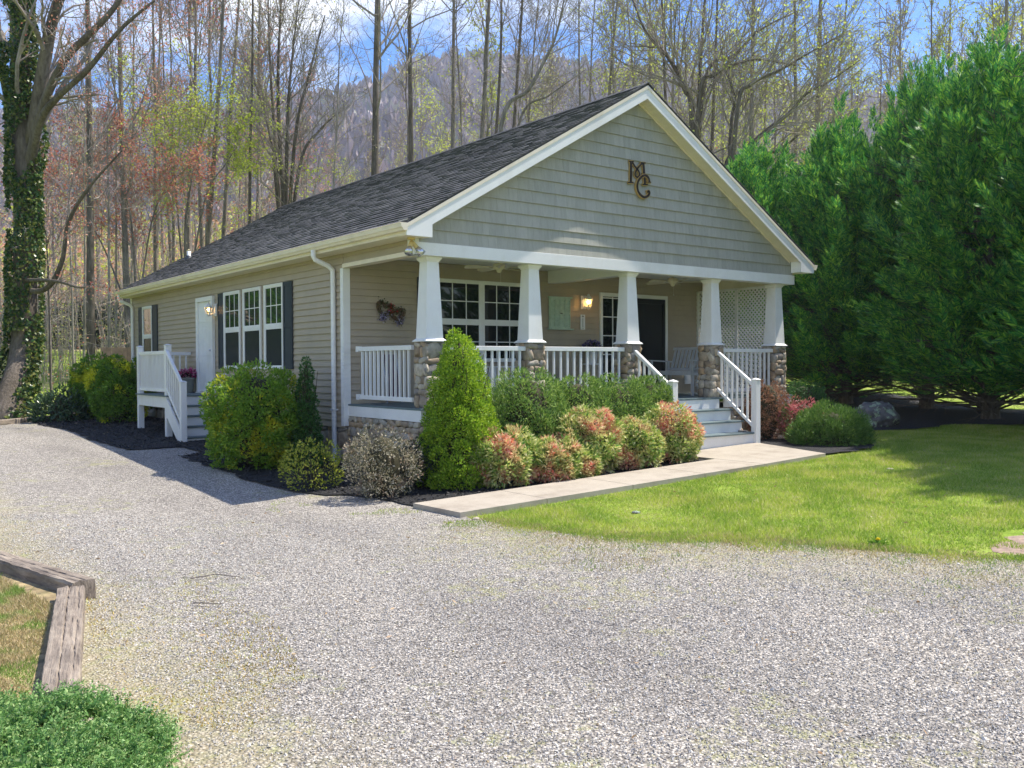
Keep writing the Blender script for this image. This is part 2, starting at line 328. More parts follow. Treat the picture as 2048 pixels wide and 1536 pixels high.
def gravel_stones():
    rg = np.random.default_rng(5); N = 150000
    # points spread evenly over the screen-near part of the drive
    D = 2.6 + 9.0 * rg.random(N) ** .9; uu = rg.uniform(-.62, .62, N)
    X = CAM[0] + D * (CF[0] + uu * CR[0]); Y = CAM[1] + D * (CF[1] + uu * CR[1])
    P = np.array(gravel_poly); Q = np.stack([X, Y], 1); ins = np.zeros(N, bool); j = len(P) - 1
    for i in range(len(P)):
        a = P[i]; b = P[j]; c = ((a[1] > Q[:, 1]) != (b[1] > Q[:, 1])) & (Q[:, 0] < (b[0] - a[0]) * (Q[:, 1] - a[1]) / (b[1] - a[1] + 1e-12) + a[0]); ins ^= c; j = i
    Q = Q[ins]; D = D[ins]; n = len(Q); z = gz(Q[:, 0], Q[:, 1]) + .018
    dl_ = -(.889 * (Q[:, 0] + 1.04) + .459 * (Q[:, 1] + 4.06)); kp = (rg.random(n) < np.clip(.15 + dl_ / 1.6 + .25 * np.sin(Q[:, 0] * 5) * np.sin(Q[:, 1] * 4), .12, 1)) & (rg.random(n) < np.clip(.25 + ((Q[:, 0] + 5.9) * 1.1), .2, 1)); Q = Q[kp]; D = D[kp]; z = z[kp]; n = len(Q)
    oc = np.array([(1, 0, 0), (-1, 0, 0), (0, 1, 0), (0, -1, 0), (0, 0, 1), (0, 0, -1), (.6, .6, .5), (-.6, .5, -.5)], float)
    oc = oc[:6]; F = np.array([(0, 2, 4), (2, 1, 4), (1, 3, 4), (3, 0, 4), (2, 0, 5), (1, 2, 5), (3, 1, 5), (0, 3, 5)])
    s = rg.uniform(.0055, .0125, n) * (1 + .5 * (rg.random(n) < .05)) * (1 + D * .03); v = oc[None] * (1 + rg.normal(0, .22, (n, 6, 3))) * s[:, None, None] * np.array([1, 1, .6])[None, None]
    q = rg.normal(size=(n, 3, 3)); q, _ = np.linalg.qr(q); q = q * .35 + np.eye(3) * .65
    v = np.einsum('nij,nkj->nki', q, v) + np.column_stack([Q, z])[:, None]
    mb = MB(); mb.add(v.reshape(-1, 3), (np.arange(n)[:, None, None] * 6 + F[None]).reshape(-1, 3))
    mt, t, p, o = newmat('gravel_stone'); p.inputs['Roughness'].default_value = .85; p.inputs['Specular IOR Level'].default_value = .2
    c = island(t, [(0, (.22, .205, .185)), (.15, (.36, .34, .31)), (.55, (.51, .48, .43)), (.85, (.57, .54, .48)), (.94, (.64, .605, .54)), (.97, (.45, .33, .24)), (1, (.3, .26, .12))]); t.links.new(c, p.inputs['Base Color'])
    mb.build('gravel_stones', mt, kind='stuff')
gravel_stones()
# mulch -----------------------------------------------------------------
def mulchmat():
    mt, t, p, o = newmat('black_mulch'); p.inputs['Roughness'].default_value = .8
    n = noise(t, 45, 6, .75); r = ramp(t, [(.35, (.008, .008, .009)), (.6, (.028, .027, .03)), (.8, (.07, .066, .065))]); t.links.new(n.outputs[0], r.inputs[0])
    t.links.new(r.outputs[0], p.inputs['Base Color']); bump(t, p, n.outputs[0], 1, .05); return mt
MULCH = mulchmat()
mulch_left = [(-2.6, 15.6), (-2.75, 13.9), (-2.56, 11.87), (-2.6, 8.35), (-2.46, 6.8), (-1.5, 6.4), (-1.45, 5.5), (-1.95, 5.2), (-1.95, 3.68), (-1.98, 1.78), (-1.85, .58), (-1.42, -.3), (-1.2, -1.3), (-1.2, -1.86), (4.55, -1.86), (4.66, -1.0), (4.7, .1), (.1, .1), (.1, 16.0), (-1.2, 17.2)]
sheet('mulch_bed', mulch_left, MULCH, .035, .35, jitter=.04, seg=.2, seed=2)
sheet('mulch_bed', [(7.06, -.95), (7.15, .1), (9.4, .1), (11, 1.4), (14, 2.0), (18, 6), (20, 4), (18, -2), (16, -4.6), (14.4, -2.7), (13.5, -1.3), (12.3, -1.2), (11.4, -.7), (10.2, -1.0), (9.25, -1.5), (8.4, -2.5), (7.4, -2.85), (6.5, -2.7), (6.7, -2.0)], MULCH, .035, .35, jitter=.06, seg=.2, seed=3)
def chips(name, polys, n, sz, mat, off, seed, kind='stuff'):
    rg = np.random.default_rng(seed); P = np.array(polys); x0, y0 = P.min(0); x1, y1 = P.max(0)
    Q = np.column_stack([rg.uniform(x0, x1, n), rg.uniform(y0, y1, n)]); ins = np.zeros(n, bool); j = len(P) - 1
    for i in range(len(P)):
        a = P[i]; b = P[j]; c = ((a[1] > Q[:, 1]) != (b[1] > Q[:, 1])) & (Q[:, 0] < (b[0] - a[0]) * (Q[:, 1] - a[1]) / (b[1] - a[1] + 1e-12) + a[0]); ins ^= c; j = i
    Q = Q[ins]; n = len(Q); base = np.column_stack([Q, gz(Q[:, 0], Q[:, 1]) + off])
    d = rg.normal(size=(n, 3)); d[:, 2] = rg.uniform(-.15, .5, n); d /= np.linalg.norm(d, axis=1)[:, None]
    mb = MB(); leafq(mb, base, d, sz * rg.uniform(.5, 1.6, n), .28, rg); return mb.build(name, mat, kind=kind)
def leafq(mb, base, d, ln, asp, rg, mi=0, nrm=None):
    """diamond leaf quads"""
    n = len(base); ln = np.asarray(ln, float) * np.ones(n)
    r = rg.normal(size=(n, 3)) if nrm is None else nrm + .5 * rg.normal(size=(n, 3))
    s = np.cross(d, r); s /= np.linalg.norm(s, axis=1)[:, None] + 1e-9
    a = np.ones(n) * asp
    v = np.stack([base, base + d * (ln * .45)[:, None] + s * (ln * a * .5)[:, None], base + d * ln[:, None], base + d * (ln * .45)[:, None] - s * (ln * a * .5)[:, None]], 1)
    mb.add(v.reshape(-1, 3), np.arange(4 * n).reshape(-1, 4), mi)
MCH = leafmat('mulch_chip', [(0, (.005, .005, .006)), (.6, (.018, .018, .02)), (.95, (.05, .048, .045)), (1, (.2, .15, .1))], trans=0)
chips('mulch_chips', mulch_left, 42000, .05, MCH, .04, 8)
# concrete --------------------------------------------------------------
def concmat():
    mt, t, p, o = newmat('weathered_concrete'); p.inputs['Roughness'].default_value = .85
    n = noise(t, 2.2, 8, .7); r = ramp(t, [(.3, (.30, .255, .20)), (.5, (.40, .35, .28)), (.75, (.46, .41, .335))]); t.links.new(n.outputs[0], r.inputs[0])
    n2 = noise(t, 120, 3); r2 = ramp(t, [(.35, (.8, .8, .8)), (.6, (1.08, 1.08, 1.08))]); t.links.new(n2.outputs[0], r2.inputs[0])
    t.links.new(mixc(t, r.outputs[0], r2.outputs[0], .8, 'MULTIPLY'), p.inputs['Base Color']); bump(t, p, n2.outputs[0], .2, .004); return mt
CONC = concmat()
wz = lambda x, y: -1.095 + (.245) * (np.clip(x, -1.3, 7) + 1.25) / 8.0 + 0 * y
joints = [-1.25, .15, 1.7, 3.2, 4.62]
wk = empty('walkway', (2, -2.4, -1), kind='structure')
for i in range(4):
    a, b = joints[i] + .006 * (i > 0), joints[i + 1] - .006
    sheet('slab', [(a, -1.9), (a + (.05 if i == 0 else .0), -2.90), (b, -2.90), (b, -1.9)], CONC, 0, .7, flatz=wz, thick=.13, kind=None, parent=wk)
sheet('slab', [(4.632, -2.90), (4.632, -.87), (7.02, -.87), (6.35, -2.84)], CONC, 0, .7, flatz=wz, thick=.13, kind=None, parent=wk)
sheet('landing_slab', [(-1.36, 5.45), (-1.36, 7.28), (-.04, 7.28), (-.04, 5.45)], CONC, -.955, .7, flatz=lambda x, y: 0 * x, thick=.14)
# ================================================================== HOUSE
W, DP, HL = 9.35, 2.41, 15.53
house = empty('cottage', (4.68, 7.8, -1.0), label='tan single-storey cottage with shingled front gable, dark roof and stone-based porch columns', cat='house')
TL = lambda v: np.column_stack([-v[:, 1], v[:, 0], v[:, 2]])           # (along y, out of left wall, z)
TP = lambda v: np.column_stack([v[:, 0], DP - v[:, 1], v[:, 2]])       # (along x, out of porch wall, z)
TL0, TP0 = TL, TP
TL = lambda v: TL0(v) - np.array([.018, 0, 0])
TP = lambda v: TP0(v) - np.array([0, .018, 0])
TR = lambda v: np.column_stack([W + v[:, 1], v[:, 0], v[:, 2]])
def lap(T, a0, a1, z0, z1, e=.118, t=.027):
    mb = MB(T); z = z0; q = 0
    while z < z1 - 1e-4:
        zt = min(z + e, z1); mb.add([(a0, t, z), (a1, t, z), (a1, .003, zt), (a0, .003, zt)], [(0, 1, 2, 3)])
        mb.add([(a0, 0, z), (a1, 0, z), (a1, t, z), (a0, t, z)], [(0, 1, 2, 3)])
        mb.add([(a0, t, z), (a0, .003, zt), (a0, 0, z)], [(0, 1, 2)]); z = zt
    return mb
lap(TL0, DP, HL, -.41, 2.60).build('left_wall', SIDING, house)
lap(TP0, .1, W, .0, 2.55).build('porch_wall', SIDING, house)
lap(TR, DP, HL, -.41, 2.60).build('right_wall', SIDING, house)
core = MB(); core.box(.02, DP + .02, -1.25, W - .02, HL - .02, 2.58); core.build('rear_wall', SIDING, house)
lap(TL0, .06, DP - .02, 2.42, 2.60).build('frieze_siding', SIDING, house)
# soft returns / roof ----------------------------------------------------
SL = .579; ROH = .35; FO = -.28; RB = HL + .1
zr = lambda x: 2.79 + SL * (np.minimum(x, W - x) + ROH)
def shingles():
    rg = np.random.default_rng(11); mb = MB(); th = math.atan(SL); Ls = (W / 2 + ROH) / math.cos(th); e = .142
    for side in (0, 1):
        nrow = int(Ls / e) + 1
        for r in range(nrow):
            s0 = -.03 + r * e; s1 = min(s0 + e + .03, Ls)
            y = FO - .035 + rg.uniform(-.25, 0)
            while y < RB + .03:
                wd = rg.uniform(.14, .34); ya = max(y, FO - .035); yb = min(y + wd - .004, RB + .03); y += wd
                if yb - ya < .02: continue
                t = rg.choice([.012, .016, .021]) + rg.uniform(0, .002)
                def P(s, h, yy):
                    x = -ROH + s * math.cos(th) - h * math.sin(th); z = 2.79 + s * math.sin(th) + h * math.cos(th)
                    return (x if side == 0 else W - x, yy, z)
                dj = rg.normal() * .003
                v = [P(s0 + dj, .0, ya), P(s0 + dj, .0, yb), P(s0 + dj, t + .006, ya), P(s0 + dj, t + .006, yb), P(s1, .004, ya), P(s1, .004, yb)]
                mb.add(v, [(0, 1, 3, 2), (2, 3, 5, 4)]); mb.add([v[0], v[2], v[4], v[1], v[3], v[5]], [(0, 1, 2), (3, 5, 4)])
    # ridge caps
    y = FO - .04
    while y < RB + .03:
        for sgn in (-1, 1):
            v = [(W / 2, y, zr(W / 2) + .035), (W / 2, y + .26, zr(W / 2) + .022), (W / 2 + sgn * .15, y + .26, zr(W / 2) + .022 - .15 * SL), (W / 2 + sgn * .15, y, zr(W / 2) + .035 - .15 * SL)]
            mb.add(v + [(a, b, c - .02) for a, b, c in v], [(0, 1, 2, 3), (0, 3, 7, 4), (3, 2, 6, 7)])
        y += .14
    mt, t, p, o = newmat('charcoal_roof_shingle'); p.inputs['Roughness'].default_value = .9; p.inputs['Specular IOR Level'].default_value = .3
    c = island(t, [(0, (.07, .07, .074)), (.5, (.088, .088, .092)), (.85, (.105, .103, .107)), (1, (.135, .132, .134))])
    n = noise(t, 150, 3, .7); r = ramp(t, [(.3, (.5, .5, .5)), (.7, (1.5, 1.5, 1.5))]); t.links.new(n.outputs[0], r.inputs[0])
    n2 = noise(t, .5, 5); r2 = ramp(t, [(.3, (.8, .8, .8)), (.7, (1.25, 1.25, 1.2))]); t.links.new(n2.outputs[0], r2.inputs[0])
    t.links.new(mixc(t, mixc(t, c, r.outputs[0], .8, 'MULTIPLY'), r2.outputs[0], 1, 'MULTIPLY'), p.inputs['Base Color']); bump(t, p, n.outputs[0], .4, .004)
    o = mb.build('roof_shingles', mt, house); return o, mt
roof, ROOFM = shingles()
deckr = MB()
for s in (0, 1):
    X = (lambda x: x) if s == 0 else (lambda x: W - x)
    deckr.prism([(X(-ROH), FO - .01, zr(-ROH) - .005), (X(W / 2), FO - .01, zr(W / 2) - .005), (X(W / 2), FO - .01, zr(W / 2) - .03), (X(-ROH), FO - .01, zr(-ROH) - .03)], (0, RB - FO + .02, 0))
deckr.build('roof_deck', ROOFM, house)
vp = MB(); vp.lathe([(.055, -.1), (.055, .22), (.045, .22), (.045, .1)], (1.2, 14.2, 3.68), 14); vp.build('vent_pipe', WHITE, roof, smooth=True)
vp = MB(); vp.lathe([(.13, -.09), (.075, .06), (.06, .075)], (1.2, 14.2, 3.7), 14); vp.build('vent_collar', NAVY, roof, smooth=True)
# rake boards and returns
for s, X in ((0, lambda x: x), (1, lambda x: W - x)):
    rb = MB(); rb.prism([(X(-.36), FO - .02, zr(-.36) - .03), (X(W / 2), FO - .02, zr(W / 2) - .03), (X(W / 2), FO - .02, zr(W / 2) - .265), (X(.09), FO - .02, zr(.09) - .265), (X(.09), FO - .02, 2.585), (X(-.36), FO - .02, 2.585)], (0, .025, 0))
    rb.build('rake_board', WHITE, house, bevel=.003)
    rc = MB(); rc.prism([(X(-.37), FO - .032, zr(-.37) - .028), (X(W / 2), FO - .032, zr(W / 2) - .028), (X(W / 2), FO - .032, zr(W / 2) - .085), (X(-.37), FO - .032, zr(-.37) - .085)], (0, .0115, 0))
    rc.build('rake_trim', CREAM, house)
    # sloped soffit with fine slats
    sf = MB(); n = 52; x0 = .09
    for k in range(n):
        xa = x0 + (W / 2 - .02 - x0) * k / n; xb = x0 + (W / 2 - .02 - x0) * (k + .93) / n
        sf.add([(X(xa), FO + .006, zr(xa) - .225), (X(xb), FO + .006, zr(xb) - .225), (X(xb), -.001, zr(xb) - .225), (X(xa), -.001, zr(xa) - .225)], [(0, 1, 2, 3)])
        sf.add([(X(xb), FO + .006, zr(xb) - .225), (X(xb) , FO + .006, zr(xb) - .21), (X(xb), -.001, zr(xb) - .21), (X(xb), -.001, zr(xb) - .225)], [(0, 1, 2, 3)])
    sf.prism([(X(-.3), FO + .006, zr(-.3) - .205), (X(W / 2), FO + .006, zr(W / 2) - .205), (X(W / 2), FO + .006, zr(W / 2) - .19), (X(-.3), FO + .006, zr(-.3) - .19)], (0, .27, 0))
    sf.build('rake_soffit', SOFF, house)
    fr = MB(); fr.prism([(X(.1), -.03, zr(.1) - .227), (X(W / 2), -.03, zr(W / 2) - .227), (X(W / 2), -.03, zr(W / 2) - .26), (X(.1), -.03, zr(.1) - .26)], (0, .018, 0)); fr.build('frieze_strip', CREAM, house)
    # return box behind the rake end
    rt = MB(); 
    rt.box(min(X(-.34), X(.08)), FO + .008, 2.592, max(X(-.34), X(.08)), -.035, 2.83); rt.build('eave_return', WHITE if s else CREAM, house)
# eave fascia, soffit, gutter
for q in (-ROH, W + ROH - .02): fa = MB(); fa.box(q, FO + .01, 2.6, q + .02, RB, 2.775); fa.build('eave_fascia', CREAM, house)
for s in (0, 1):
    so_ = MB(); y = .005
    while y < RB:
        xa, xb = (-ROH + .02, -.003) if s == 0 else (W + .003, W + ROH - .02)
        so_.box(xa, y, 2.602, xb, min(y + .0995, RB), 2.6105); y += .1
    so_.build('eave_soffit', SOFF, house)
def gutter(sgn, xb):
    prof = [(0, 2.765), (0, 2.655), (.065, 2.655), (.085, 2.69), (.10, 2.70), (.115, 2.755), (.125, 2.765), (.117, 2.77), (.105, 2.76), (.09, 2.705), (.06, 2.665), (.008, 2.665), (.008, 2.765)]
    g = MB(); g.prism([(xb + sgn * a, FO - .03, z) for a, z in prof], (0, RB - FO + .04, 0))
    g.prism([(xb + sgn * a, FO - .034, z) for a, z in prof[:7]], (0, .003, 0)); g.build('gutter', CREAM, house)
gutter(-1, -ROH - .001); gutter(1, W + ROH + .001)
def downspout(y, zb, col=WHITE):
    d = MB(); pts = [(-.42, y, 2.66), (-.42, y, 2.56), (-.39, y, 2.50), (-.15, y - .03, 2.40), (-.075, y - .035, 2.33), (-.07, y - .035, 2.2), (-.07, y - .035, zb)]
    d.tube(pts, .043, 10); d.box(-.115, y - .09, -.12, -.02, y + .02, -.09)
    d.build('downspout', col, house, smooth=False)
downspout(2.72, -1.02); downspout(15.28, -.85)
# gable wall + shakes
gw = MB(); gw.prism([(.0, 0.0, 2.5), (W, 0.0, 2.5), (W, 0.0, zr(W) - .24), (W / 2, 0.0, zr(W / 2) - .24), (0, 0.0, zr(0) - .24)], (0, .08, 0)); gw.build('gable_backing', paint('shake_gap', (.2, .2, .17), .9), house)
def clip(poly, f):
    out = []
    for i in range(len(poly)):
        a, b = poly[i], poly[(i + 1) % len(poly)]; fa_, fb = f(a), f(b)
        if fa_ >= 0: out.append(a)
        if (fa_ >= 0) != (fb >= 0):
            t = fa_ / (fa_ - fb); out.append((a[0] + t * (b[0] - a[0]), a[1] + t * (b[1] - a[1])))
    return out
def shakes():
    rg = np.random.default_rng(4); mb = MB(); z = 2.545; h = .203
    while z < 5.5:
        x = .0 + rg.uniform(-.2, 0)
        while x < W:
            wd = rg.choice([.13, .18, .24, .30]) + rg.uniform(-.01, .01); xa, xb = max(x + .0008, .02), min(x + wd - .0008, W - .02); x += wd
            if xb - xa < .02: continue
            g = lambda p: zr(p[0]) - .235 - p[1]
            z0 = z
            pl = clip([(xa, z0), (xb, z0), (xb, z + h + .01), (xa, z + h + .01)], g)
            if len(pl) < 3: continue
            def yy(q): return -.030 + .026 * min(1, max(0, (q - z) / h))
            f = [(a, yy(b), b) for a, b in pl]; bk = [(a, .0, b) for a, b in pl]; n = len(f)
            mb.addm(np.array(f + bk), [list(range(n))] + [[i, i + n, (i + 1) % n + n, (i + 1) % n] for i in range(n)])
        z += h
    mt, t, p, o = newmat('sage_shake'); p.inputs['Roughness'].default_value = .65
    c = island(t, [(0, (.345, .345, .30)), (.5, (.375, .37, .325)), (1, (.40, .395, .35))])
    n = noise(t, 18, 5, .7, sc3=(1, 1, .12)); r = ramp(t, [(.35, (.86, .86, .85)), (.6, (1.05, 1.05, 1.05))]); t.links.new(n.outputs[0], r.inputs[0])
    t.links.new(mixc(t, c, r.outputs[0], .75, 'MULTIPLY'), p.inputs['Base Color'])
    mb.build('gable_shakes', mt, house)
shakes()
hd = MB(); hd.box(-.05, -.034, 2.35, W + .05, .19, 2.545); hd.build('porch_header', WHITE, house, bevel=.004)
hd = MB(); hd.box(-.05, .192, 2.35, .13, DP - .036, 2.418); hd.build('side_header', CREAM, house)
hd = MB(); hd.box(W - .13, .192, 2.35, W + .05, DP - .036, 2.6); hd.build('side_header', CREAM, house)
hd = MB(); hd.box(-.012, .001, 2.547, .10, .19, 2.598); hd.box(-.052, -.037, 2.35, .012, .191, 2.60); hd.build('header_end_board', WHITE, house)
for q in ((-.036, DP - .034, -.38, .10, DP + .075, 2.35), (-.034, HL - .08, -.41, .05, HL + .02, 2.6), (W - .05, DP - .034, .0, W + .034, DP + .07, 2.35)):
    cb = MB(); cb.box(*q); cb.build('corner_board', WHITE, house, bevel=.003)
ce = MB(); 
for k in range(24): ce.box(.14, .2 + k * .092, 2.56, W - .14, .2 + k * .092 + .088, 2.575)
ce.build('porch_ceiling', WHITE, house)
bm_ = MB(); bm_.box(4.56, .194, 2.31, 4.80, DP - .02, 2.558); bm_.build('porch_ceiling_beam', WHITE, house, bevel=.004)
# gable peak rest of the roof: rear gable
rg_ = MB(); rg_.prism([(0, HL, 2.5), (W, HL, 2.5), (W, HL, zr(W) - .05), (W / 2, HL, zr(W / 2) - .05), (0, HL, zr(0) - .05)], (0, .02, 0)); rg_.build('rear_gable', SIDING, house)
# porch floor, apron, stone base
pf = MB()
for k in range(17): pf.box(.045, -.03 + k * .144, -.03, W, -.03 + k * .144 + .14, 0.0)
pf.build('porch_floor', TEAL, house)
for q in ((.05, 0, -.205, 4.55, .03, -.031), (7.15, 0, -.205, W, .03, -.031), (.05, .031, -.205, .08, DP - .036, -.031)): ap = MB(); ap.box(*q); ap.build('porch_apron', WHITE, house)
SPH = None
def ico():
    import bmesh
    b = bmesh.new(); bmesh.ops.create_icosphere(b, subdivisions=2, radius=1); v = np.array([x.co[:] for x in b.verts]); f = np.array([[q.index for q in x.verts] for x in b.faces]); b.free(); return v, f
IV, IF = ico()
def stones(mb, a0, a1, z0, z1, frame, seed, sz=.17, out=.035, skip=None):
    """fieldstone laid on a face; frame maps (a, out, z) to the world"""
    rg = np.random.default_rng(seed); z = z0
    sq = np.sign(IV) * np.abs(IV) ** .45
    while z < z1 - .02:
        h = min(rg.uniform(.55, 1.6) * sz * .8, z1 - z); 
        if z1 - z - h < .05: h = z1 - z
        a = a0
        while a < a1 - .01:
            wd = min(rg.uniform(.45, 1.7) * sz, a1 - a)
            if a1 - a - wd < .05: wd = a1 - a
            ctr = np.array([a + wd / 2, 0, z + h / 2]); v = sq * np.array([wd / 2 * 1.02, out * rg.uniform(.75, 1.35), h / 2 * 1.02])
            nn = np.sin(IV @ rg.normal(size=(3, 3)) * 3 + rg.uniform(0, 6, 3)); v = v * (1 + .15 * nn) ; an = rg.normal() * .24
            v = np.column_stack([v[:, 0] * math.cos(an) - v[:, 2] * math.sin(an), v[:, 1], v[:, 0] * math.sin(an) + v[:, 2] * math.cos(an)]) + ctr
            if skip is None or not skip(a + wd / 2, z + h / 2): mb.add(frame(v), IF)
            a += wd
        z += h
fnd = MB(); stones(fnd, .08, DP, -1.25, -.21, lambda v: np.column_stack([.085 - v[:, 1], v[:, 0], v[:, 2]]), 21, .2); stones(fnd, .08, W, -1.25, -.21, lambda v: np.column_stack([v[:, 0], .05 - v[:, 1], v[:, 2]]), 22, .2)
stones(fnd, DP, HL, -1.25, -.42, lambda v: np.column_stack([.03 - v[:, 1], v[:, 0], v[:, 2]]), 23, .24)
stones(fnd, -.85, .05, -1.0, -.3, lambda v: np.column_stack([6.98 + v[:, 1], v[:, 0], v[:, 2]]), 24, .2, skip=lambda a, z: z > -.25 + (a) * .78)
fo = fnd.build('stone_foundation', STONE, house, smooth=True)
fc = MB(); fc.box(.09, .055, -1.3, W - .01, DP + .1, -.21); fc.box(.035, DP + .1, -1.3, W - .03, HL - .03, -.42); fc.box(6.86, -.72, -1.0, 6.975, .05, -.62); fc.build('foundation_mortar', MORTAR, fo)
# columns
for i, cx in enumerate((.345, 2.355, 4.66, 6.98, 9.02)):
    cy = .205; c = MB(); c.taper(cx, cy, 1.075, 2.29, .155, .155, .107, .107)
    c.taper(cx, cy, 1.035, 1.05, .2, .2, .2, .2); c.taper(cx, cy, 1.05, 1.085, .198, .198, .158, .158); c.taper(cx, cy, 2.27, 2.325, .108, .108, .145, .145); c.box(cx - .146, cy - .146, 2.325, cx + .146, cy + .146, 2.349)
    col = c.build('porch_column', WHITE, house, bevel=.003)
    pm = MB(); pr = .165
    for k, fr in enumerate((lambda v: np.column_stack([cx + v[:, 0], cy - pr + .01 - v[:, 1], v[:, 2]]), lambda v: np.column_stack([cx - pr + .01 - v[:, 1], cy + v[:, 0], v[:, 2]]),
                            lambda v: np.column_stack([cx + v[:, 0], cy + pr - .01 + v[:, 1], v[:, 2]]), lambda v: np.column_stack([cx + pr - .01 + v[:, 1], cy + v[:, 0], v[:, 2]]))):
        stones(pm, -.18, .18, 0.0, 1.03, fr, 40 + i * 5 + k, .165, .03)
    ps = pm.build('stone_pier', STONE, col, smooth=True)
    q = MB(); q.box(cx - .16, cy - .16, 0, cx + .16, cy + .16, 1.034); q.build('pier_mortar', MORTAR, col)
# railings
def railing(name, p0, p1, zt0, zt1, zb0, zb1, n, parent, w=.065, rail=.045, bal=.034, ins=.04, mat=WHITE):
    """rails run from p0 to p1 (xy); tops at zt, bottom-rail tops at zb"""
    p0 = np.array(p0, float); p1 = np.array(p1, float); d = p1 - p0; Ld = np.linalg.norm(d); d /= Ld; nn = np.array([-d[1], d[0]])
    mb = MB()
    def bar(za, zb_, hh, ww):
        v = [(*(p0 + nn * ww * s), za - k * hh) for s in (-.5, .5) for k in (1, 0)] + [(*(p1 + nn * ww * s), zb_ - k * hh) for s in (-.5, .5) for k in (1, 0)]
        mb.add(v, [(0, 1, 3, 2), (4, 6, 7, 5), (0, 4, 5, 1), (2, 3, 7, 6), (0, 2, 6, 4), (1, 5, 7, 3)])
    bar(zt0, zt1, .075, w); bar(zb0, zb1, .07, rail)
    r = mb.build(name, mat, parent, bevel=.006)
    for k in range(n):
        s = ins + (Ld - 2 * ins) * (k + .5) / n; t = s / Ld; c = p0 + d * s
        za = zb0 + (zb1 - zb0) * t - .01; zb_ = zt0 + (zt1 - zt0) * t - .06
        m2 = MB(); v = [(*(c + d * bal * .5 * a + nn * bal * .5 * b), z) for z in (za, zb_) for a, b in ((-1, -1), (1, -1), (1, 1), (-1, 1))]
        m2.add(v, [(3, 2, 1, 0), (4, 5, 6, 7), (0, 1, 5, 4), (1, 2, 6, 5), (2, 3, 7, 6), (3, 0, 4, 7)]); m2.build('baluster', mat, r)
    return r
sr = railing('side_railing', (.15, .40), (.15, 2.15), .985, .985, .16, .16, 12, house)
for za in (.90, .08): q = MB(); q.box(.105, 2.13, za, .195, 2.20, za + .095); q.build('rail_bracket', WHITE, sr)
railing('front_railing', (.53, .13), (2.18, .13), .975, .975, .16, .16, 11, house)
railing('front_railing', (2.54, .13), (4.48, .13), .975, .975, .16, .16, 12, house)
railing('front_railing', (7.17, .13), (8.85, .13), .975, .975, .16, .16, 11, house)
# front steps
st = MB()
for k in range(4):
    zt = -.03 - .215 * k; y0 = -.02 - .27 * k
    st.box(4.76, y0 - .012 if k else -.02, zt - .215 + (0 if k else 0), 6.97, y0 + (.27 if k else .03), zt - .004)
steps = st.build('front_steps', WHITE, house)
for k in range(1, 4):
    zt = -.215 * k; tr = MB(); tr.box(4.73, -.02 - .27 * k - .045, zt - .032, 7.0, -.03 - .27 * (k - 1), zt + .001); tr.build('tread', TEAL, steps, bevel=.006)
for X0 in (4.66, 6.97):
    nm = MB(); nm.box(X0, -.92, -1.0, X0 + .125, -.795, .35); nm.taper(X0 + .0625, -.8575, .35, .365, .073, .073, .073, .073); nm.taper(X0 + .0625, -.8575, .365, .395, .07, .07, .01, .01)
    nw = nm.build('newel_post', WHITE, steps, bevel=.004)
    xr = X0 + .03 if X0 < 5 else X0 + .02
    railing('stair_railing', (xr, .04), (xr, -.80), .935, .33, .20, -.47, 6, steps)
# ------------------------------------------------- windows
def window(T, a0, a1, z0, z1, cols, rows, parent=house, mull=1, lowgrid=True, glass_up=GLASS, glass_lo=GLASS, name='window', fw=.05, mat=WHITE, zm=None, gl=.010):
    f = MB(T); o1, o2 = .004, .042
    f.box(a0, o1, z0, a0 + fw, o2, z1); f.box(a1 - fw, o1, z0, a1, o2, z1); f.box(a0 + fw, o1, z1 - fw, a1 - fw, o2, z1); f.box(a0 + fw, o1, z0, a1 - fw, o2, z0 + fw)
    w0 = (a1 - a0 - (mull - 1) * .09) / mull; zm = zm or (z0 + z1) / 2
    for k in range(1, mull): f.box(a0 + k * w0 + (k - 1) * .09, o1, z0 + fw, a0 + k * w0 + k * .09, o2 - .001, z1 - fw)
    fr = None
    segs = []
    for k in range(mull):
        b0 = a0 + k * (w0 + .09) + (fw if k == 0 else 0); b1 = a0 + k * (w0 + .09) + w0 - (fw if k == mull - 1 else 0); segs.append((b0, b1))
        f.box(b0, o1, zm - .035, b1, o2 - .006, zm + .035)
    fr = f.build(name, mat, parent, bevel=.003)
    for b0, b1 in segs:
        for (c0, c1, gm, gd, sash) in ((zm + .035, z1 - fw, glass_up, True, 0), (z0 + fw, zm - .035, glass_lo, lowgrid, 1)):
            g = MB(T); g.box(b0, -.002, c0, b1, gl + .008, c1); g.build('pane', gm, fr)
            s = MB(T); t = .022
            s.box(b0, gl + .009, c0, b0 + t, gl + .022, c1); s.box(b1 - t, gl + .009, c0, b1, gl + .022, c1); s.box(b0 + t, gl + .009, c0, b1 - t, gl + .022, c0 + t); s.box(b0 + t, gl + .009, c1 - t, b1 - t, gl + .022, c1)
            if gd:
                for i in range(1, cols): x = b0 + (b1 - b0) * i / cols; s.box(x - .009, gl + .009, c0 + t, x + .009, gl + .016, c1 - t)
                for i in range(1, rows): z = c0 + (c1 - c0) * i / rows; s.box(b0 + t, gl + .0095, z - .009, b1 - t, gl + .0165, z + .009)
            s.build('sash', mat, fr)
    return fr
for a0, a1 in ((7.126, 8.085), (5.995, 6.952), (4.885, 5.815)):
    window(TL, a0, a1, .60, 2.285, 3, 2, glass_up=GLASS2, glass_lo=SCREEN, lowgrid=False, zm=1.45)
window(TL, 13.46, 14.33, .85, 2.29, 1, 1, glass_up=GLASS2, glass_lo=SCREEN, lowgrid=False, zm=1.47)
window(TP, 1.86, 3.93, .72, 2.275, 3, 2, mull=2, zm=1.48)
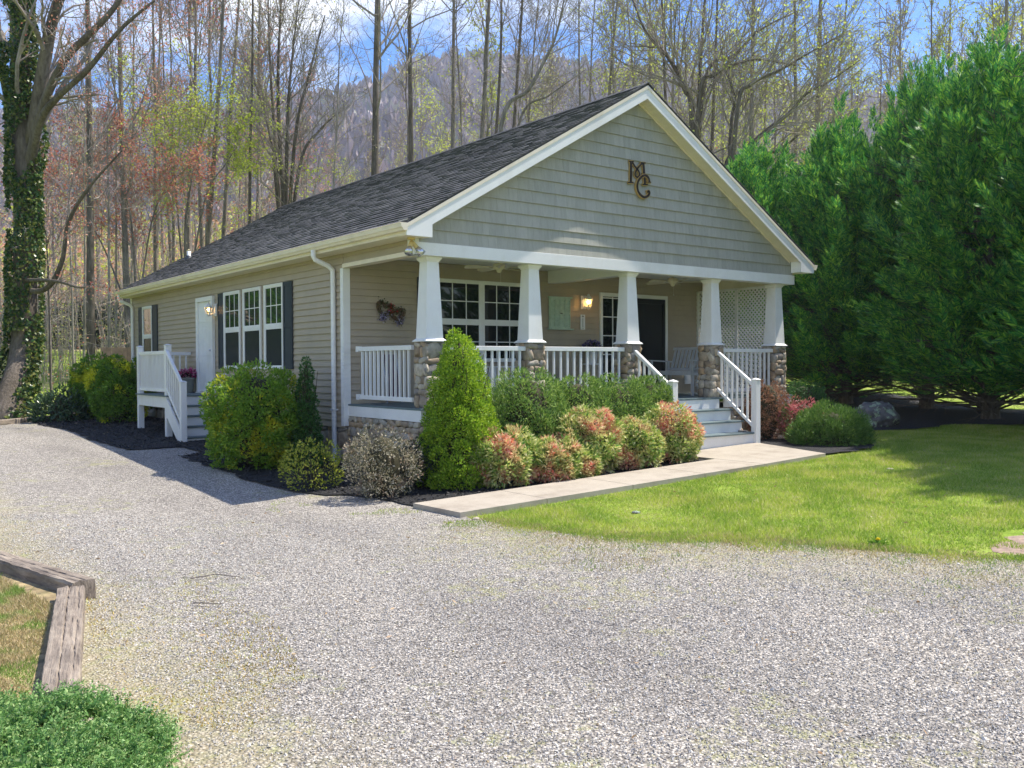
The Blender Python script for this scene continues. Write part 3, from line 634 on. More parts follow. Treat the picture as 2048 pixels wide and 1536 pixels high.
def shutter(T, a0, a1, z0, z1):
    s = MB(T); s.box(a0, .004, z0, a1, .022, z1)
    for b0, b1, c0, c1 in ((a0, a0 + .05, z0, z1), (a1 - .05, a1, z0, z1), (a0 + .05, a1 - .05, z0, z0 + .08), (a0 + .05, a1 - .05, z1 - .08, z1), (a0 + .05, a1 - .05, z0 + (z1 - z0) * .5 - .04, z0 + (z1 - z0) * .5 + .04)):
        s.box(b0, .022, c0, b1, .034, c1)
    for z_a, z_b in ((z0 + .08, z0 + (z1 - z0) * .5 - .04), (z0 + (z1 - z0) * .5 + .04, z1 - .08)): s.taper(0, 0, 0, 0, 0, 0, 0, 0) if 0 else s.box(a0 + .07, .022, z_a + .02, a1 - .07, .029, z_b - .02)
    s.build('shutter', NAVY, house, bevel=.002)
shutter(TL, 8.10, 8.45, .60, 2.285); shutter(TL, 4.47, 4.87, .60, 2.285); shutter(TL, 14.345, 14.72, .85, 2.29); shutter(TL, 13.02, 13.445, .85, 2.29)
shutter(TP, 1.46, 1.84, .72, 2.27); shutter(TP, 3.95, 4.30, .72, 2.27)
# side door
dr = MB(TL); dr.box(8.72, .004, .06, 8.82, .07, 2.26); dr.box(9.74, .004, .06, 9.84, .07, 2.26); dr.box(8.82, .004, 2.16, 9.74, .07, 2.26); dr.box(8.72, .004, .02, 9.84, .09, .058)
sd = dr.build('side_door', WHITE, house, bevel=.003)
ds = MB(TL); ds.box(8.825, .003, .07, 9.735, .02, 2.155)
for b0, b1 in ((8.92, 9.24), (9.32, 9.64)):
    for c0, c1 in ((.2, .75), (.9, 1.55), (1.68, 2.02)): ds.box(b0, .02, c0, b1, .026, c1)
ds.build('door_leaf', WHITE, sd, bevel=.004)
dk = MB(TL); dk.lathe([(.0, 0), (.03, .01), (.028, .03), (.012, .045)], (8.9, .06, 1.0), 12); dk.build('handle', SILVER, sd, smooth=True)
# front door unit with a gridded glass leaf and a dark screen leaf
fd = MB(TP); fd.box(5.97, .004, .0, 6.035, .05, 2.19); fd.box(7.965, .004, 0, 8.03, .05, 2.19); fd.box(6.035, .004, 2.11, 7.965, .05, 2.19); fd.box(6.035, .004, 0, 7.965, .06, .04); fd.box(6.965, .004, .04, 7.02, .045, 2.11)
fdo = fd.build('front_door', WHITE, house, bevel=.003)
fl = MB(TP); fl.box(6.04, -.002, .04, 6.96, .012, 2.108); fl.build('glass_leaf', GLASS, fdo)
fg = MB(TP)
for i in range(4): x = 6.05 + i * .30; fg.box(x - .011, .0125, .06, x + .011, .026, 2.1)
for i in range(6): z = .07 + i * .402; fg.box(6.04, .0127, z - .011, 6.96, .0255, z + .011)
fg.build('muntin_grid', WHITE, fdo)
fs = MB(TP); fs.box(7.03, .003, .045, 7.96, .02, 2.105); fs.box(7.03, .02, .045, 7.10, .035, 2.105); fs.box(7.89, .02, .045, 7.96, .035, 2.105); fs.box(7.10, .02, 2.0, 7.89, .035, 2.105); fs.box(7.10, .02, .95, 7.89, .033, 1.04); fs.box(7.10, .02, .045, 7.89, .035, .2)
fs.build('screen_leaf', BLACKP, fdo)
hh = MB(TP); hh.tube([(7.07, .04, 1.0), (7.07, .075, 1.0), (7.2, .075, 1.0)], .011, 8); hh.build('handle', SILVER, fdo, smooth=True)
ou = MB(TP); ou.box(8.63, .003, .2, 8.85, .03, .41); ou.box(8.65, .03, .22, 8.83, .034, .39); ou.build('pet_door', WHITE, house)
ou = MB(TP); ou.box(9.0, .003, .14, 9.07, .06, .30); ou.build('outlet_box', WHITE, house)
# lattice screen at the right end of the porch
lt = MB(); x = 9.07; y0, y1, z0, z1 = .40, DP - .03, .03, 2.34; s = .075
def strip(pa, pb, xo):
    d = np.array(pb) - np.array(pa); d = d / np.linalg.norm(d); n = np.array([-d[1], d[0]]) * .016
    v = [(xo + k * .006, *(np.array(q) + n * sg)) for k in (0, 1) for q in (pa, pb) for sg in (-1, 1)]
    lt.add(v, [(0, 1, 3, 2), (4, 6, 7, 5), (0, 2, 6, 4), (1, 5, 7, 3)])
k = -40
while k < 80:
    for dr_ in (1, -1):
        # line y + dr*z = c
        c = (y0 + z0 * dr_) + k * s * math.sqrt(2) * .92
        pts = []
        for yy in (y0, y1):
            zz = (c - yy) / dr_
            if z0 <= zz <= z1: pts.append((yy, zz))
        for zz in (z0, z1):
            yy = c - dr_ * zz
            if y0 < yy < y1: pts.append((yy, zz))
        if len(pts) >= 2 and np.hypot(pts[0][0] - pts[1][0], pts[0][1] - pts[1][1]) > .03: strip(pts[0], pts[1], x + (.007 if dr_ > 0 else 0))
    k += 1
for a, b, c, d in ((y0 - .02, y0 + .04, z0, z1), (y1 - .04, y1 + .02, z0, z1), (1.22, 1.28, z0, z1), (y0, y1, z0 - .02, z0 + .04), (y0, y1, z1 - .04, z1 + .005)): lt.box(x - .012, a, c, x + .02, b, d)
lt.build('lattice_screen', WHITE, house)
# ------------------------------------------------- side deck
dkm = MB(); dkm.box(-1.25, 8.22, -.24, -.02, 8.25, 0); dkm.box(-1.25, 8.25, -.24, -1.22, 10.5, 0); dkm.box(-1.22, 10.47, -.24, -.02, 10.5, 0)
dk_ = dkm.build('side_deck', WHITE, house, bevel=.003)
db = MB()
for k in range(16): db.box(-1.29, 8.19 + k * .145, .002, -.02, 8.19 + k * .145 + .141, .03)
db.build('deck_boards', TEAL, dk_)
for (px, py, zt) in ((-1.2, 8.32, 1.11), (-1.2, 10.42, 1.11)):
    p = MB(); p.box(px - .062, py - .062, -1.2, px + .062, py + .062, zt); p.taper(px, py, zt, zt + .012, .072, .072, .072, .072); p.taper(px, py, zt + .012, zt + .035, .07, .07, .02, .02); p.build('deck_post', WHITE, dk_, bevel=.004)
railing('deck_railing', (-1.2, 8.38), (-1.2, 10.36), 1.0, 1.0, .17, .17, 19, dk_, bal=.036)
railing('deck_railing', (-1.14, 10.42), (-.02, 10.42), 1.0, 1.0, .17, .17, 7, dk_)
ss = MB(); 
for k in range(5): ss.box(-1.2, 8.215 - .245 * k - .0, .02 - .21 * (k + 1), -.03, 8.215 - .245 * (k - 1) - (.0 if k else .2), .02 - .21 * k - .03)
sst = ss.build('side_steps', WHITE, dk_)
for k in range(1, 5):
    t_ = MB(); z = .03 - .21 * k; t_.box(-1.2, 8.215 - .245 * k - .04, z - .03, -.03, 8.215 - .245 * (k - 1) - .002, z); t_.build('tread', TEAL, dk_, bevel=.004)
n_ = MB(); n_.box(-1.31, 7.12, -1.12, -1.19, 7.24, .33); n_.taper(-1.25, 7.18, .33, .342, .07, .07, .07, .07); n_.taper(-1.25, 7.18, .342, .365, .068, .068, .02, .02); n_.build('newel_post', WHITE, dk_, bevel=.004)
railing('stair_railing', (-1.24, 8.28), (-1.24, 7.24), 1.03, .30, .22, -.55, 7, dk_)
sg_ = MB(); sg_.prism([(-1.27, 8.24, -.02), (-1.27, 8.24, -.42), (-1.27, 7.2, -1.12), (-1.27, 7.12, -1.06), (-1.27, 7.2, -.78)], (.035, 0, 0)); sg_.build('stringer', WHITE, dk_)

# ================================================================== SMALL THINGS
def tube_thing(mb, pts, r, **k): return mb.tube(pts, r, **k)
# monogram on the gable
ST = {'Mleft': ([(4.501, 4.335), (4.491, 3.955)], .026), 'Mdiag': ([(4.524, 4.335), (4.589, 4.264), (4.659, 4.212), (4.707, 4.156), (4.702, 4.102), (4.653, 4.068), (4.602, 4.097), (4.608, 4.151), (4.653, 4.219), (4.729, 4.29), (4.789, 4.34)], .016),
      'Mright': ([(4.811, 4.345), (4.833, 4.156), (4.851, 3.962)], .025),
      'C': ([(4.950, 4.010), (4.937, 4.068), (4.893, 4.109), (4.827, 4.120), (4.751, 4.085), (4.68, 4.022), (4.644, 3.949), (4.638, 3.879), (4.663, 3.806), (4.728, 3.747), (4.816, 3.720), (4.904, 3.751), (4.950, 3.806), (4.937, 3.842), (4.893, 3.826)], .02),
      's1': ([(4.450, 4.330), (4.568, 4.345)], .013), 's2': ([(4.745, 4.342), (4.870, 4.352)], .013), 's3': ([(4.425, 3.948), (4.556, 3.958)], .014), 's4': ([(4.792, 3.952), (4.922, 3.965)], .014), 's5': ([(4.905, 4.003), (4.993, 4.012)], .011)}
GOLD = paint('worn_gold_paint', (.50, .34, .13), .45, .15, 20); GOLD.node_tree.nodes['Principled BSDF'].inputs['Metallic'].default_value = .3
DKB = paint('black_brown_paint', (.03, .02, .014), .5, .1, 20)
def ribbon(mb, pts, hw, y0, y1):
    P = np.array(pts)
    if len(P) > 2:   # smooth
        t = np.linspace(0, len(P) - 1, 8 * (len(P) - 1) + 1); i = np.clip(t.astype(int), 0, len(P) - 2); f = (t - i)[:, None]
        Pm = np.vstack([2 * P[0] - P[1], P, 2 * P[-1] - P[-2]]); a, b, c, d = Pm[i], Pm[i + 1], Pm[i + 2], Pm[i + 3]
        P = .5 * (2 * b + (c - a) * f + (2 * a - 5 * b + 4 * c - d) * f ** 2 + (3 * b - a - 3 * c + d) * f ** 3)
    t = np.gradient(P, axis=0); t /= np.linalg.norm(t, axis=1)[:, None]; n = np.column_stack([-t[:, 1], t[:, 0]]) * hw
    A = P + n; B = P - n; k = len(P); v = np.vstack([np.column_stack([q[:, 0], np.full(k, y), q[:, 1]]) for q, y in ((A, y0), (B, y0), (A, y1), (B, y1))])
    f = []
    for i in range(k - 1): f += [(i, i + 1, k + i + 1, k + i), (2 * k + i, 3 * k + i, 3 * k + i + 1, 2 * k + i + 1), (i, 2 * k + i, 2 * k + i + 1, i + 1), (k + i, k + i + 1, 3 * k + i + 1, 3 * k + i)]
    f += [(0, k, 3 * k, 2 * k), (k - 1, 3 * k - 1, 4 * k - 1, 2 * k - 1)]
    mb.add(v, f)
mono = empty('monogram_sign', (4.7, -.03, 4.03), label='gold-edged black M and C letters interlocked on the gable', cat='sign')
for nm, keys, dy in (('letter', ('Mleft', 'Mdiag', 'Mright', 's1', 's2', 's3', 's4'), 0), ('letter', ('C', 's5'), -.02)):
    g = MB()
    for j, k in enumerate(keys): ribbon(g, ST[k][0], ST[k][1] + .011, -.05 + dy - j * .0004, -.028)
    go_ = g.build(nm, GOLD, mono); g = MB()
    for j, k in enumerate(keys):
        ribbon(g, ST[k][0], ST[k][1] - (.003 if ST[k][1] < .015 else 0), -.058 + dy - j * .0004, -.0515 + dy - j * .0004)
    g.build('letter_face', DKB, go_)
# wall lanterns ----------------------------------------------------------
def lantern(T, a, z, label, s=1.0, loc=(0, 0, 0)):
    l = empty('wall_lantern', loc, label=label, cat='lantern')
    m_ = MB(T); m_.box(a - .07 * s, .018, z - .14 * s, a + .07 * s, .045, z + .14 * s); m_.box(a - .05 * s, .045, z - .11 * s, a + .05 * s, .06, z + .11 * s); m_.build('back_plate', WHITE, l, bevel=.004)
    m_ = MB(T); t = np.linspace(0, 1, 9); m_.tube(np.column_stack([a + 0 * t, .06 + .13 * np.sin(t * PI / 2), z - .08 * s + .02 * np.cos(t * 5) - .02]), .012, 8); m_.build('arm', WHITE, l, smooth=True)
    m_ = MB(T); c = (a, .19, z); m_.lathe([(0, .17 * s), (.022, .16 * s), (.03, .13 * s), (.075, .085 * s), (.095, .06 * s), (.09, .05 * s)], c, 8); m_.lathe([(.05, -.12 * s), (.055, -.10 * s), (.02, -.15 * s), (0, -.16 * s)], c, 8)
    for k in range(6):
        th = k * PI / 3; m_.tube([(a + .088 * math.cos(th), .19 + .088 * math.sin(th), z + .055 * s), (a + .052 * math.cos(th), .19 + .052 * math.sin(th), z - .10 * s)], .006, 5)
    m_.build('cage', WHITE, l)
    m_ = MB(T); m_.lathe([(.082, .05 * s), (.048, -.10 * s)], c, 6); m_.build('glass', LGLASS, l)
    m_ = MB(T); m_.lathe([(0, .045), (.018, .03), (.024, .0), (.014, -.04), (0, -.05)], c, 10); m_.build('bulb', BULB, l, smooth=True)
    p = T(np.array([[a, .19, z]]))[0]; pl = bpy.data.lights.new('lantern_light', 'POINT'); pl.energy = 6; pl.color = (1, .6, .25); pl.shadow_soft_size = .03
    po = bpy.data.objects.new('lantern_light', pl); sc.collection.objects.link(po); po.location = p + np.array([0, 0, -.0]); put(po, l)
lantern(TP, 5.50, 1.96, 'lit white lantern on the porch wall between the mint panel and the front door', 1.0, (5.5, 2.3, 1.96))
lantern(TL, 8.60, 1.93, 'lit white lantern on the left side wall next to the white side door', 1.0, (-.1, 8.6, 1.93))
# mint panel --------------------------------------------------------------
mp_ = empty('wall_panel', (4.85, 2.38, 1.7), label='pale mint louvred shutter cabinet hung on the porch wall', cat='wall decor')
b = MB(TP); b.box(4.57, .018, 1.40, 5.13, .04, 2.02); b.build('backboard', GREENM, mp_)
b = MB(TP); b.box(4.54, .018, 2.02, 5.16, .075, 2.05); b.box(4.53, .018, 1.375, 5.18, .10, 1.40); b.build('shelf', GREENM, mp_, bevel=.003)
for k in range(4):
    b = MB(TP); a0 = 4.585 + k * .134; a1 = a0 + .126; b.box(a0, .04, 1.41, a0 + .02, .062, 2.01); b.box(a1 - .02, .04, 1.41, a1, .062, 2.01)
    for z in (1.41, 1.69, 1.98): b.box(a0 + .02, .04, z, a1 - .02, .06, z + .03)
    for j in range(18):
        z = 1.445 + j * .0295
        if 1.68 < z < 1.72: continue
        b.prism([(a0 + .02, .042, z), (a0 + .02, .056, z - .012), (a0 + .02, .058, z - .009), (a0 + .02, .044, z + .003)], (.086, 0, 0))
    b.build('louvre_door', GREENM, mp_)
b = MB(TP); b.tube([(4.845, .06, 1.71), (4.845, .085, 1.71), (4.875, .09, 1.70)], .008, 6); b.build('knob', DKB, mp_)
# thermometer
th_ = empty('thermometer', (5.48, 2.38, 1.55), label='narrow white thermometer board under the porch lantern', cat='thermometer')
b = MB(TP); b.box(5.42, .018, 1.39, 5.545, .034, 1.705); b.build('board', WHITE, th_, bevel=.003)
b = MB(TP); b.tube([(5.48, .037, 1.44), (5.48, .037, 1.63)], .004, 6); b.box(5.455, .034, 1.655, 5.51, .037, 1.67); b.box(5.47, .034, 1.68, 5.49, .037, 1.69); b.box(5.475, .034, 1.41, 5.487, .04, 1.425); b.build('tube', DKB, th_)
# ceiling fans
def fan(x, y, label, rz):
    f = empty('ceiling_fan', (x, y, 2.4), label=label, cat='ceiling fan')
    b = MB(); b.lathe([(0, .16), (.07, .155), (.07, .13), (.02, .12), (.02, .10), (.10, .09), (.115, .05), (.10, .0), (.05, -.02), (.045, -.05), (.03, -.07), (0, -.075)], (x, y, 2.355), 18); b.build('motor', FANM, f, smooth=True)
    for k in range(5):
        th = rz + k * 2 * PI / 5; c, s = math.cos(th), math.sin(th)
        T = lambda v, c=c, s=s: np.column_stack([x + v[:, 0] * c - v[:, 1] * s, y + v[:, 0] * s + v[:, 1] * c, 2.37 + v[:, 2]])
        b = MB(T); b.prism([(.19, -.05, -.012), (.55, -.07, -.02), (.62, -.05, -.022), (.64, 0, -.005), (.62, .05, .012), (.55, .07, .018), (.19, .05, .010)], (0, 0, .007)); b.build('blade', FANM, f)
        b = MB(T); b.box(.09, -.012, -.008, .24, .012, -.002); b.build('blade_arm', WHITE, f)
    b = MB(); b.tube([(x + .03, y, 2.34), (x + .03, y, 2.12)], .002, 4); b.lathe([(0, .02), (.012, 0), (0, -.02)], (x + .03, y, 2.10), 8); b.build('pull_chain', WHITE, f)
fan(2.30, 1.0, 'cream five-bladed ceiling fan above the left half of the porch', .3); fan(6.95, 1.2, 'cream five-bladed ceiling fan above the right half of the porch', .55)
# flood light
fl_ = empty('flood_light', (-.14, -.06, 2.5), label='yellowed twin flood light under the front left eave corner', cat='flood light')
YEL = paint('yellowed_metal', (.62, .48, .2), .5, .1, 20)
b = MB(); b.lathe([(0, .09), (.06, .09), (.06, .06), (0, .05)], (-.13, -.05, 2.5), 14); b.tube([(-.13, -.05, 2.57), (-.13, -.05, 2.50)], .022, 8); b.build('mount', YEL, fl_)
for dx, dy in ((-.055, -.05), (.06, -.06)):
    b = MB(); a = np.array([-.13, -.05, 2.54]); d = np.array([dx, dy, -.10]) * 1.15; b.tube([a, a + d * .35, a + d * .9], [.02, .033, .036], 12); b.build('socket', YEL, fl_, smooth=True)
    b = MB(); b.tube([a + d * .9, a + d * 1.25, a + d * 1.7], [.034, .05, .066], 14); b.build('reflector', SILVER, fl_, smooth=True)
# heart wreaths
def heart(cx, cz, s, rg, y=DP - .05):
    t = np.linspace(0, 2 * PI, 40); hx = 16 * np.sin(t) ** 3 / 16; hz = (13 * np.cos(t) - 5 * np.cos(2 * t) - 2 * np.cos(3 * t) - np.cos(4 * t)) / 16
    return np.column_stack([cx + hx * s, np.full(40, y), cz + hz * s])
wr = empty('heart_wreath', (.9, 2.38, 1.6), label='pair of grapevine heart wreaths with purple and red flowers on the porch wall', cat='wreath')
rg = np.random.default_rng(3); VINE = paint('grapevine', (.13, .085, .05), .8, .3, 30)
for (cx, cz, s, rot) in ((.76, 1.665, .155, -.25), (1.03, 1.575, .135, .18)):
    b = MB(); h0 = heart(0, 0, s, rg, 0)
    for k in range(24):
        h = h0 * (1 - .4 * rg.random() ** 2 + rg.normal() * .05) + rg.normal(size=(40, 3)) * .008; h[:, 1] = rg.uniform(-.03, .03); h += rg.normal(size=3) * .007
        c, s_ = math.cos(rot), math.sin(rot); h = np.column_stack([cx + h[:, 0] * c - h[:, 2] * s_, DP - .055 + h[:, 1], cz + h[:, 0] * s_ + h[:, 2] * c]); b.tube(h, .005, 4, cap=False)
    b.build('vine_heart', VINE, wr)
    for (cols, N, sel) in (([(0, (.25, .16, .42)), (.5, (.6, .58, .75)), (1, (.12, .07, .2))], 170, (14, 24)), ([(0, (.05, .09, .03)), (1, (.12, .15, .06))], 160, (0, 40)), ([(0, (.55, .02, .03)), (1, (.4, .01, .02))], 60 if s > .14 else 0, (7, 12))):
        if N == 0: continue
        k = rg.integers(*sel, N); p = h0[k]; c, s_ = math.cos(rot), math.sin(rot)
        p = np.column_stack([cx + p[:, 0] * c - p[:, 2] * s_, np.full(N, DP - .08), cz + p[:, 0] * s_ + p[:, 2] * c]) + rg.normal(size=(N, 3)) * [.035, .02, .035]
        d = rg.normal(size=(N, 3)); d /= np.linalg.norm(d, axis=1)[:, None]; b = MB(); leafq(b, p, d, rg.uniform(.02, .04, N), .8, rg); b.build('flowers', leafmat('wreath_flower', cols), wr)
# planters
POT = paint('stone_grey_pot', (.34, .35, .32), .7, .1, 8)
def planter(x, y, z, label, cols, R=.17, ph=.28, pm=POT, fr=.24, n=500):
    p = empty('flower_pot', (x, y, z), label=label, cat='flower pot'); rg = np.random.default_rng(int(x * 100) % 97 + 3)
    b = MB(); b.lathe([(0, .01), (R * .62, 0), (R * .68, .01), (R * .95, ph * .9), (R * 1.05, ph * .9), (R * 1.05, ph), (R * .92, ph), (R * .9, ph - .03), (0, ph - .035)], (x, y, z), 20); b.build('pot', pm, p, smooth=True)
    d = rg.normal(size=(n, 3)); d[:, 2] = np.abs(d[:, 2]); d /= np.linalg.norm(d, axis=1)[:, None]; q = np.array([x, y, z + ph]) + d * np.array([fr, fr, fr * .85]) * rg.uniform(.55, 1, n)[:, None]
    b = MB(); leafq(b, q, d, rg.uniform(.03, .06, n), .9, rg); b.build('blossoms', leafmat('blossom', cols), p)
    q2 = np.array([x, y, z + ph]) + d * np.array([fr, fr, fr * .7]) * rg.uniform(.2, .85, n)[:, None]; b = MB(); leafq(b, q2, d, rg.uniform(.04, .08, n), .4, rg); b.build('leaves', leafmat('pot_leaf', [(0, (.02, .05, .015)), (1, (.05, .09, .03))]), p)
planter(-.24, 9.98, .032, 'grey pot of pink flowers on the side deck by the white door', [(0, (.30, .01, .09)), (.5, (.55, .05, .22)), (.8, (.75, .3, .5)), (1, (.8, .55, .68))], .17, .36, fr=.26)
tb = empty('plant_stand', (5.5, 2.1, 0), label='small white stand under the purple flowers beside the front door', cat='plant stand')
b = MB(); b.lathe([(0, .66), (.19, .66), (.19, .685), (0, .685)], (5.5, 2.1, 0), 20); b.build('top', WHITE, tb)
for k in range(3):
    th = k * 2.094; b = MB(); b.tube([(5.5 + .05 * math.cos(th), 2.1 + .05 * math.sin(th), .66), (5.5 + .08 * math.cos(th), 2.1 + .08 * math.sin(th), .3), (5.5 + .17 * math.cos(th), 2.1 + .17 * math.sin(th), .0)], .015, 8); b.build('leg', WHITE, tb)
planter(5.5, 2.1, .686, 'white pot of purple and cream flowers showing above the front porch railing', [(0, (.07, .05, .2)), (.55, (.22, .2, .42)), (.8, (.1, .06, .25)), (1, (.6, .6, .42))], .14, .30, WHITE, .2, 420)
# little white garden ornament by the side door
orn = empty('garden_ornament', (-.16, 7.93, .2), label='small white ornament by the side wall just above the gold and green shrub', cat='ornament')
b = MB(); 
b.lathe([(0, 0), (.07, .01), (.09, .06), (.07, .12), (.03, .15), (.045, .18), (.05, .22), (.02, .27), (0, .28)], (-.13, 7.93, .14), 14); b.build('body', WHITE, orn, smooth=True)
b = MB(); b.box(-.16, 7.86, .40, -.04, 7.99, .50); b.build('plaque', WHITE, orn, bevel=.006)
# porch bench / swing, chair, folded chair
def slat_bench(x0, y0, x1, y1, label):
    """bench facing -x, running along y"""
    p = empty('porch_bench', ((x0 + x1) / 2, (y0 + y1) / 2, 0), label=label, cat='bench'); BW = paint('grey_white_bench_paint', (.55, .57, .58), .5, .08, 8)
    b = MB()
    for k in range(7): xx = x0 + (x1 - x0 - .02) * k / 7; b.box(xx, y0, .495, xx + .07, y1, .515)
    b.box(x0 - .02, y0, .43, x0 + .0, y1, .52); b.box(x0, y0, .43, x1, y0 + .03, .494); b.box(x0, y1 - .03, .43, x1, y1, .494); b.build('seat', BW, p)
    b = MB()
    for k in range(11):
        yy = y0 + .04 + (y1 - y0 - .14) * k / 10; b.prism([(x1 - .06, yy, .52), (x1 - .035, yy, .52), (x1 + .115, yy, .98), (x1 + .09, yy, .98)], (0, .055, 0))
    b.prism([(x1 + .085, y0, .97), (x1 + .12, y0, .97), (x1 + .135, y0, 1.03), (x1 + .10, y0, 1.03)], (0, y1 - y0, 0)); b.prism([(x1 - .06, y0, .52), (x1 - .025, y0, .52), (x1 - .01, y0, .58), (x1 - .045, y0, .58)], (0, y1 - y0, 0)); b.build('backrest', BW, p)
    for yy in (y0, y1 - .06):
        b = MB(); b.prism([(x0 - .04, yy - .01, .73), (x1 + .04, yy - .01, .70), (x1 + .04, yy - .01, .725), (x0 - .04, yy - .01, .755)], (0, .08, 0)); b.box(x0, yy + .01, .515, x0 + .045, yy + .05, .735); b.box(x1 - .12, yy + .01, .515, x1 - .08, yy + .05, .715); b.build('armrest', BW, p)
        for xx in (x0 + .02, x1 - .08):
            b = MB(); b.box(xx, yy, 0, xx + .05, yy + .05, .43); b.build('leg', BW, p)
slat_bench(7.15, .85, 7.8, 2.05, 'grey-white slatted bench on the porch behind the fourth stone pier')
def chair(x, y, rz, label):
    c, s = math.cos(rz), math.sin(rz); T = lambda v: np.column_stack([x + v[:, 0] * c - v[:, 1] * s, y + v[:, 0] * s + v[:, 1] * c, v[:, 2]])
    p = empty('porch_chair', (x, y, 0), label=label, cat='chair')
    b = MB(T)
    for k in range(6): b.box(-.26, -.26 + k * .088, .40, .26, -.26 + k * .088 + .078, .42)
    b.build('seat', WHITE, p); b = MB(T)
    for k in range(6): b.prism([(-.24 + k * .084, .25, .42), (-.24 + k * .084 + .06, .25, .42), (-.24 + k * .084 + .06, .42, 1.0), (-.24 + k * .084, .42, 1.0)], (0, .018, 0))
    b.build('backrest', WHITE, p)
    for sx in (-.29, .25):
        b = MB(T); b.box(sx - .02, -.30, .62, sx + .07, .3, .64); b.build('armrest', WHITE, p)
        for yy in (-.27, .24): b = MB(T); b.prism([(sx, yy, .03), (sx + .04, yy, .03), (sx + .04, yy, .62), (sx, yy, .62)], (0, .04, 0)); b.build('leg', WHITE, p)
        b = MB(T); t = np.linspace(-1, 1, 12); b.tube(np.column_stack([np.full(12, sx + .02), t * .42, .03 + .06 * t * t - .005]), .02, 6); b.build('rocker', WHITE, p)
chair(2.55, 1.55, .3, 'white slatted rocking chair on the porch in front of the wide window')
fc_ = empty('folded_chair', (.86, 2.2, 0), label='dark plum folded lawn chair leaning by the left end of the porch', cat='folded chair')
PLUM = paint('plum_fabric', (.05, .015, .05), .8, .2, 10)
b = MB(); b.prism([(.72, 2.20, .08), (1.0, 2.20, .08), (1.0, 2.34, .86), (.72, 2.34, .86)], (0, .035, 0)); b.build('fabric', PLUM, fc_, bevel=.01)
for xx in (.71, .99): b = MB(); b.tube([(xx, 2.18, 0), (xx, 2.35, .95)], .013, 8); b.build('frame_tube', SILVER, fc_)
# ================================================================== ROCK, TIMBERS, FENCE
def boulder(x, y, r, label, seed, name='boulder', flat=.7, mat=None):
    import bmesh
    b = bmesh.new(); bmesh.ops.create_icosphere(b, subdivisions=5, radius=1); v = np.array([q.co[:] for q in b.verts]); f = np.array([[q.index for q in e.verts] for e in b.faces]); b.free()
    rg = np.random.default_rng(seed); d = np.zeros(len(v))
    for k in range(14): d += .10 * np.abs(np.sin(v @ rg.normal(size=3) * rg.uniform(1, 3.5) + rg.uniform(0, 6))) / (1 + k * .15)
    for k in range(40): d += .012 * np.sin(v @ rg.normal(size=3) * 14 + rg.uniform(0, 6))
    v = v * (.75 + d * .5)[:, None] * np.array([1, .9, flat]) * r
    m_ = MB(); m_.add(v + np.array([x, y, gz(x, y) + r * flat * .5]), f); return m_.build(name, mat, smooth=True, label=label, cat='rock')
def lichen():
    mt, t, p, o = newmat('lichen_rock'); p.inputs['Roughness'].default_value = .9
    n = noise(t, 3, 8, .7); r = ramp(t, [(.3, (.05, .05, .055)), (.6, (.17, .165, .16))]); t.links.new(n.outputs[0], r.inputs[0])
    n2 = noise(t, 5.5, 6, .65); r2 = ramp(t, [(.54, (0, 0, 0)), (.58, (1, 1, 1))]); t.links.new(n2.outputs[0], r2.inputs[0])
    t.links.new(mixc(t, r.outputs[0], (.30, .38, .26), r2.outputs[0]), p.inputs['Base Color']); bump(t, p, n.outputs[0], .8, .05); return mt
boulder(12.5, -.05, .56, 'large dark boulder with pale lichen at the edge of the shaded lawn', 6, mat=lichen())
def woodmat():
    mt, t, p, o = newmat('weathered_timber'); p.inputs['Roughness'].default_value = .9
    n = noise(t, 6, 8, .7, sc3=(1, 1, 1)); g = t.nodes.new('ShaderNodeTexCoord')
    nn = noise(t, 4, 8, .75, g.outputs['UV']); 
    r = ramp(t, [(.25, (.12, .095, .075)), (.5, (.27, .225, .185)), (.75, (.42, .36, .30))]); t.links.new(n.outputs[0], r.inputs[0]); t.links.new(r.outputs[0], p.inputs['Base Color']); bump(t, p, n.outputs[0], .7, .02); return mt, n
def timber(p0, p1, w_, h, label, seed, mat, zt0, zt1):
    rg = np.random.default_rng(seed); p0 = np.array(p0, float); p1 = np.array(p1, float); Ld = np.linalg.norm(p1 - p0); d = (p1 - p0) / Ld; nn = np.array([-d[1], d[0]])
    n = max(2, int(Ld / .08)); V = []; ring = [(-.5, 0), (-.5, -.03), (-.47, -.0), (-.3, .004), (-.12, -.002), (-.1, -.012), (-.08, -.001), (.1, .003), (.3, 0), (.47, -.0), (.5, -.03), (.5, 0)]
    ring = [(-.5, -1), (-.5, -.12), (-.46, -.02), (-.25, 0), (-.1, 0), (-.06, -.05), (-.02, 0), (.2, .01), (.3, -.03), (.34, 0), (.46, -.02), (.5, -.12), (.5, -1)]
    k = len(ring)
    for i in range(n + 1):
        t = i / n; c = p0 + d * Ld * t; zt = zt0 + (zt1 - zt0) * t
        for a, b in ring:
            ww = a * w_ * (1 + .02 * math.sin(i * .7 + seed)) + rg.normal() * .0025; q = c + nn * ww
            V.append((q[0], q[1], zt + b * h + rg.normal() * .003 * (b > -.5)))
    V = np.array(V); i = np.arange(n)[:, None] * k; j = np.arange(k - 1)[None]
    m_ = MB(); m_.add(V, np.stack([i + j, i + k + j, i + k + j + 1, i + j + 1], -1).reshape(-1, 4)); m_.B.append((np.array([list(range(k))]), 0)); m_.B.append((np.array([list(range(k))[::-1]]) + n * k, 0))
    return m_.build('landscape_timber', mat, label=label, cat='timber', group='landscape timbers edging the gravel')
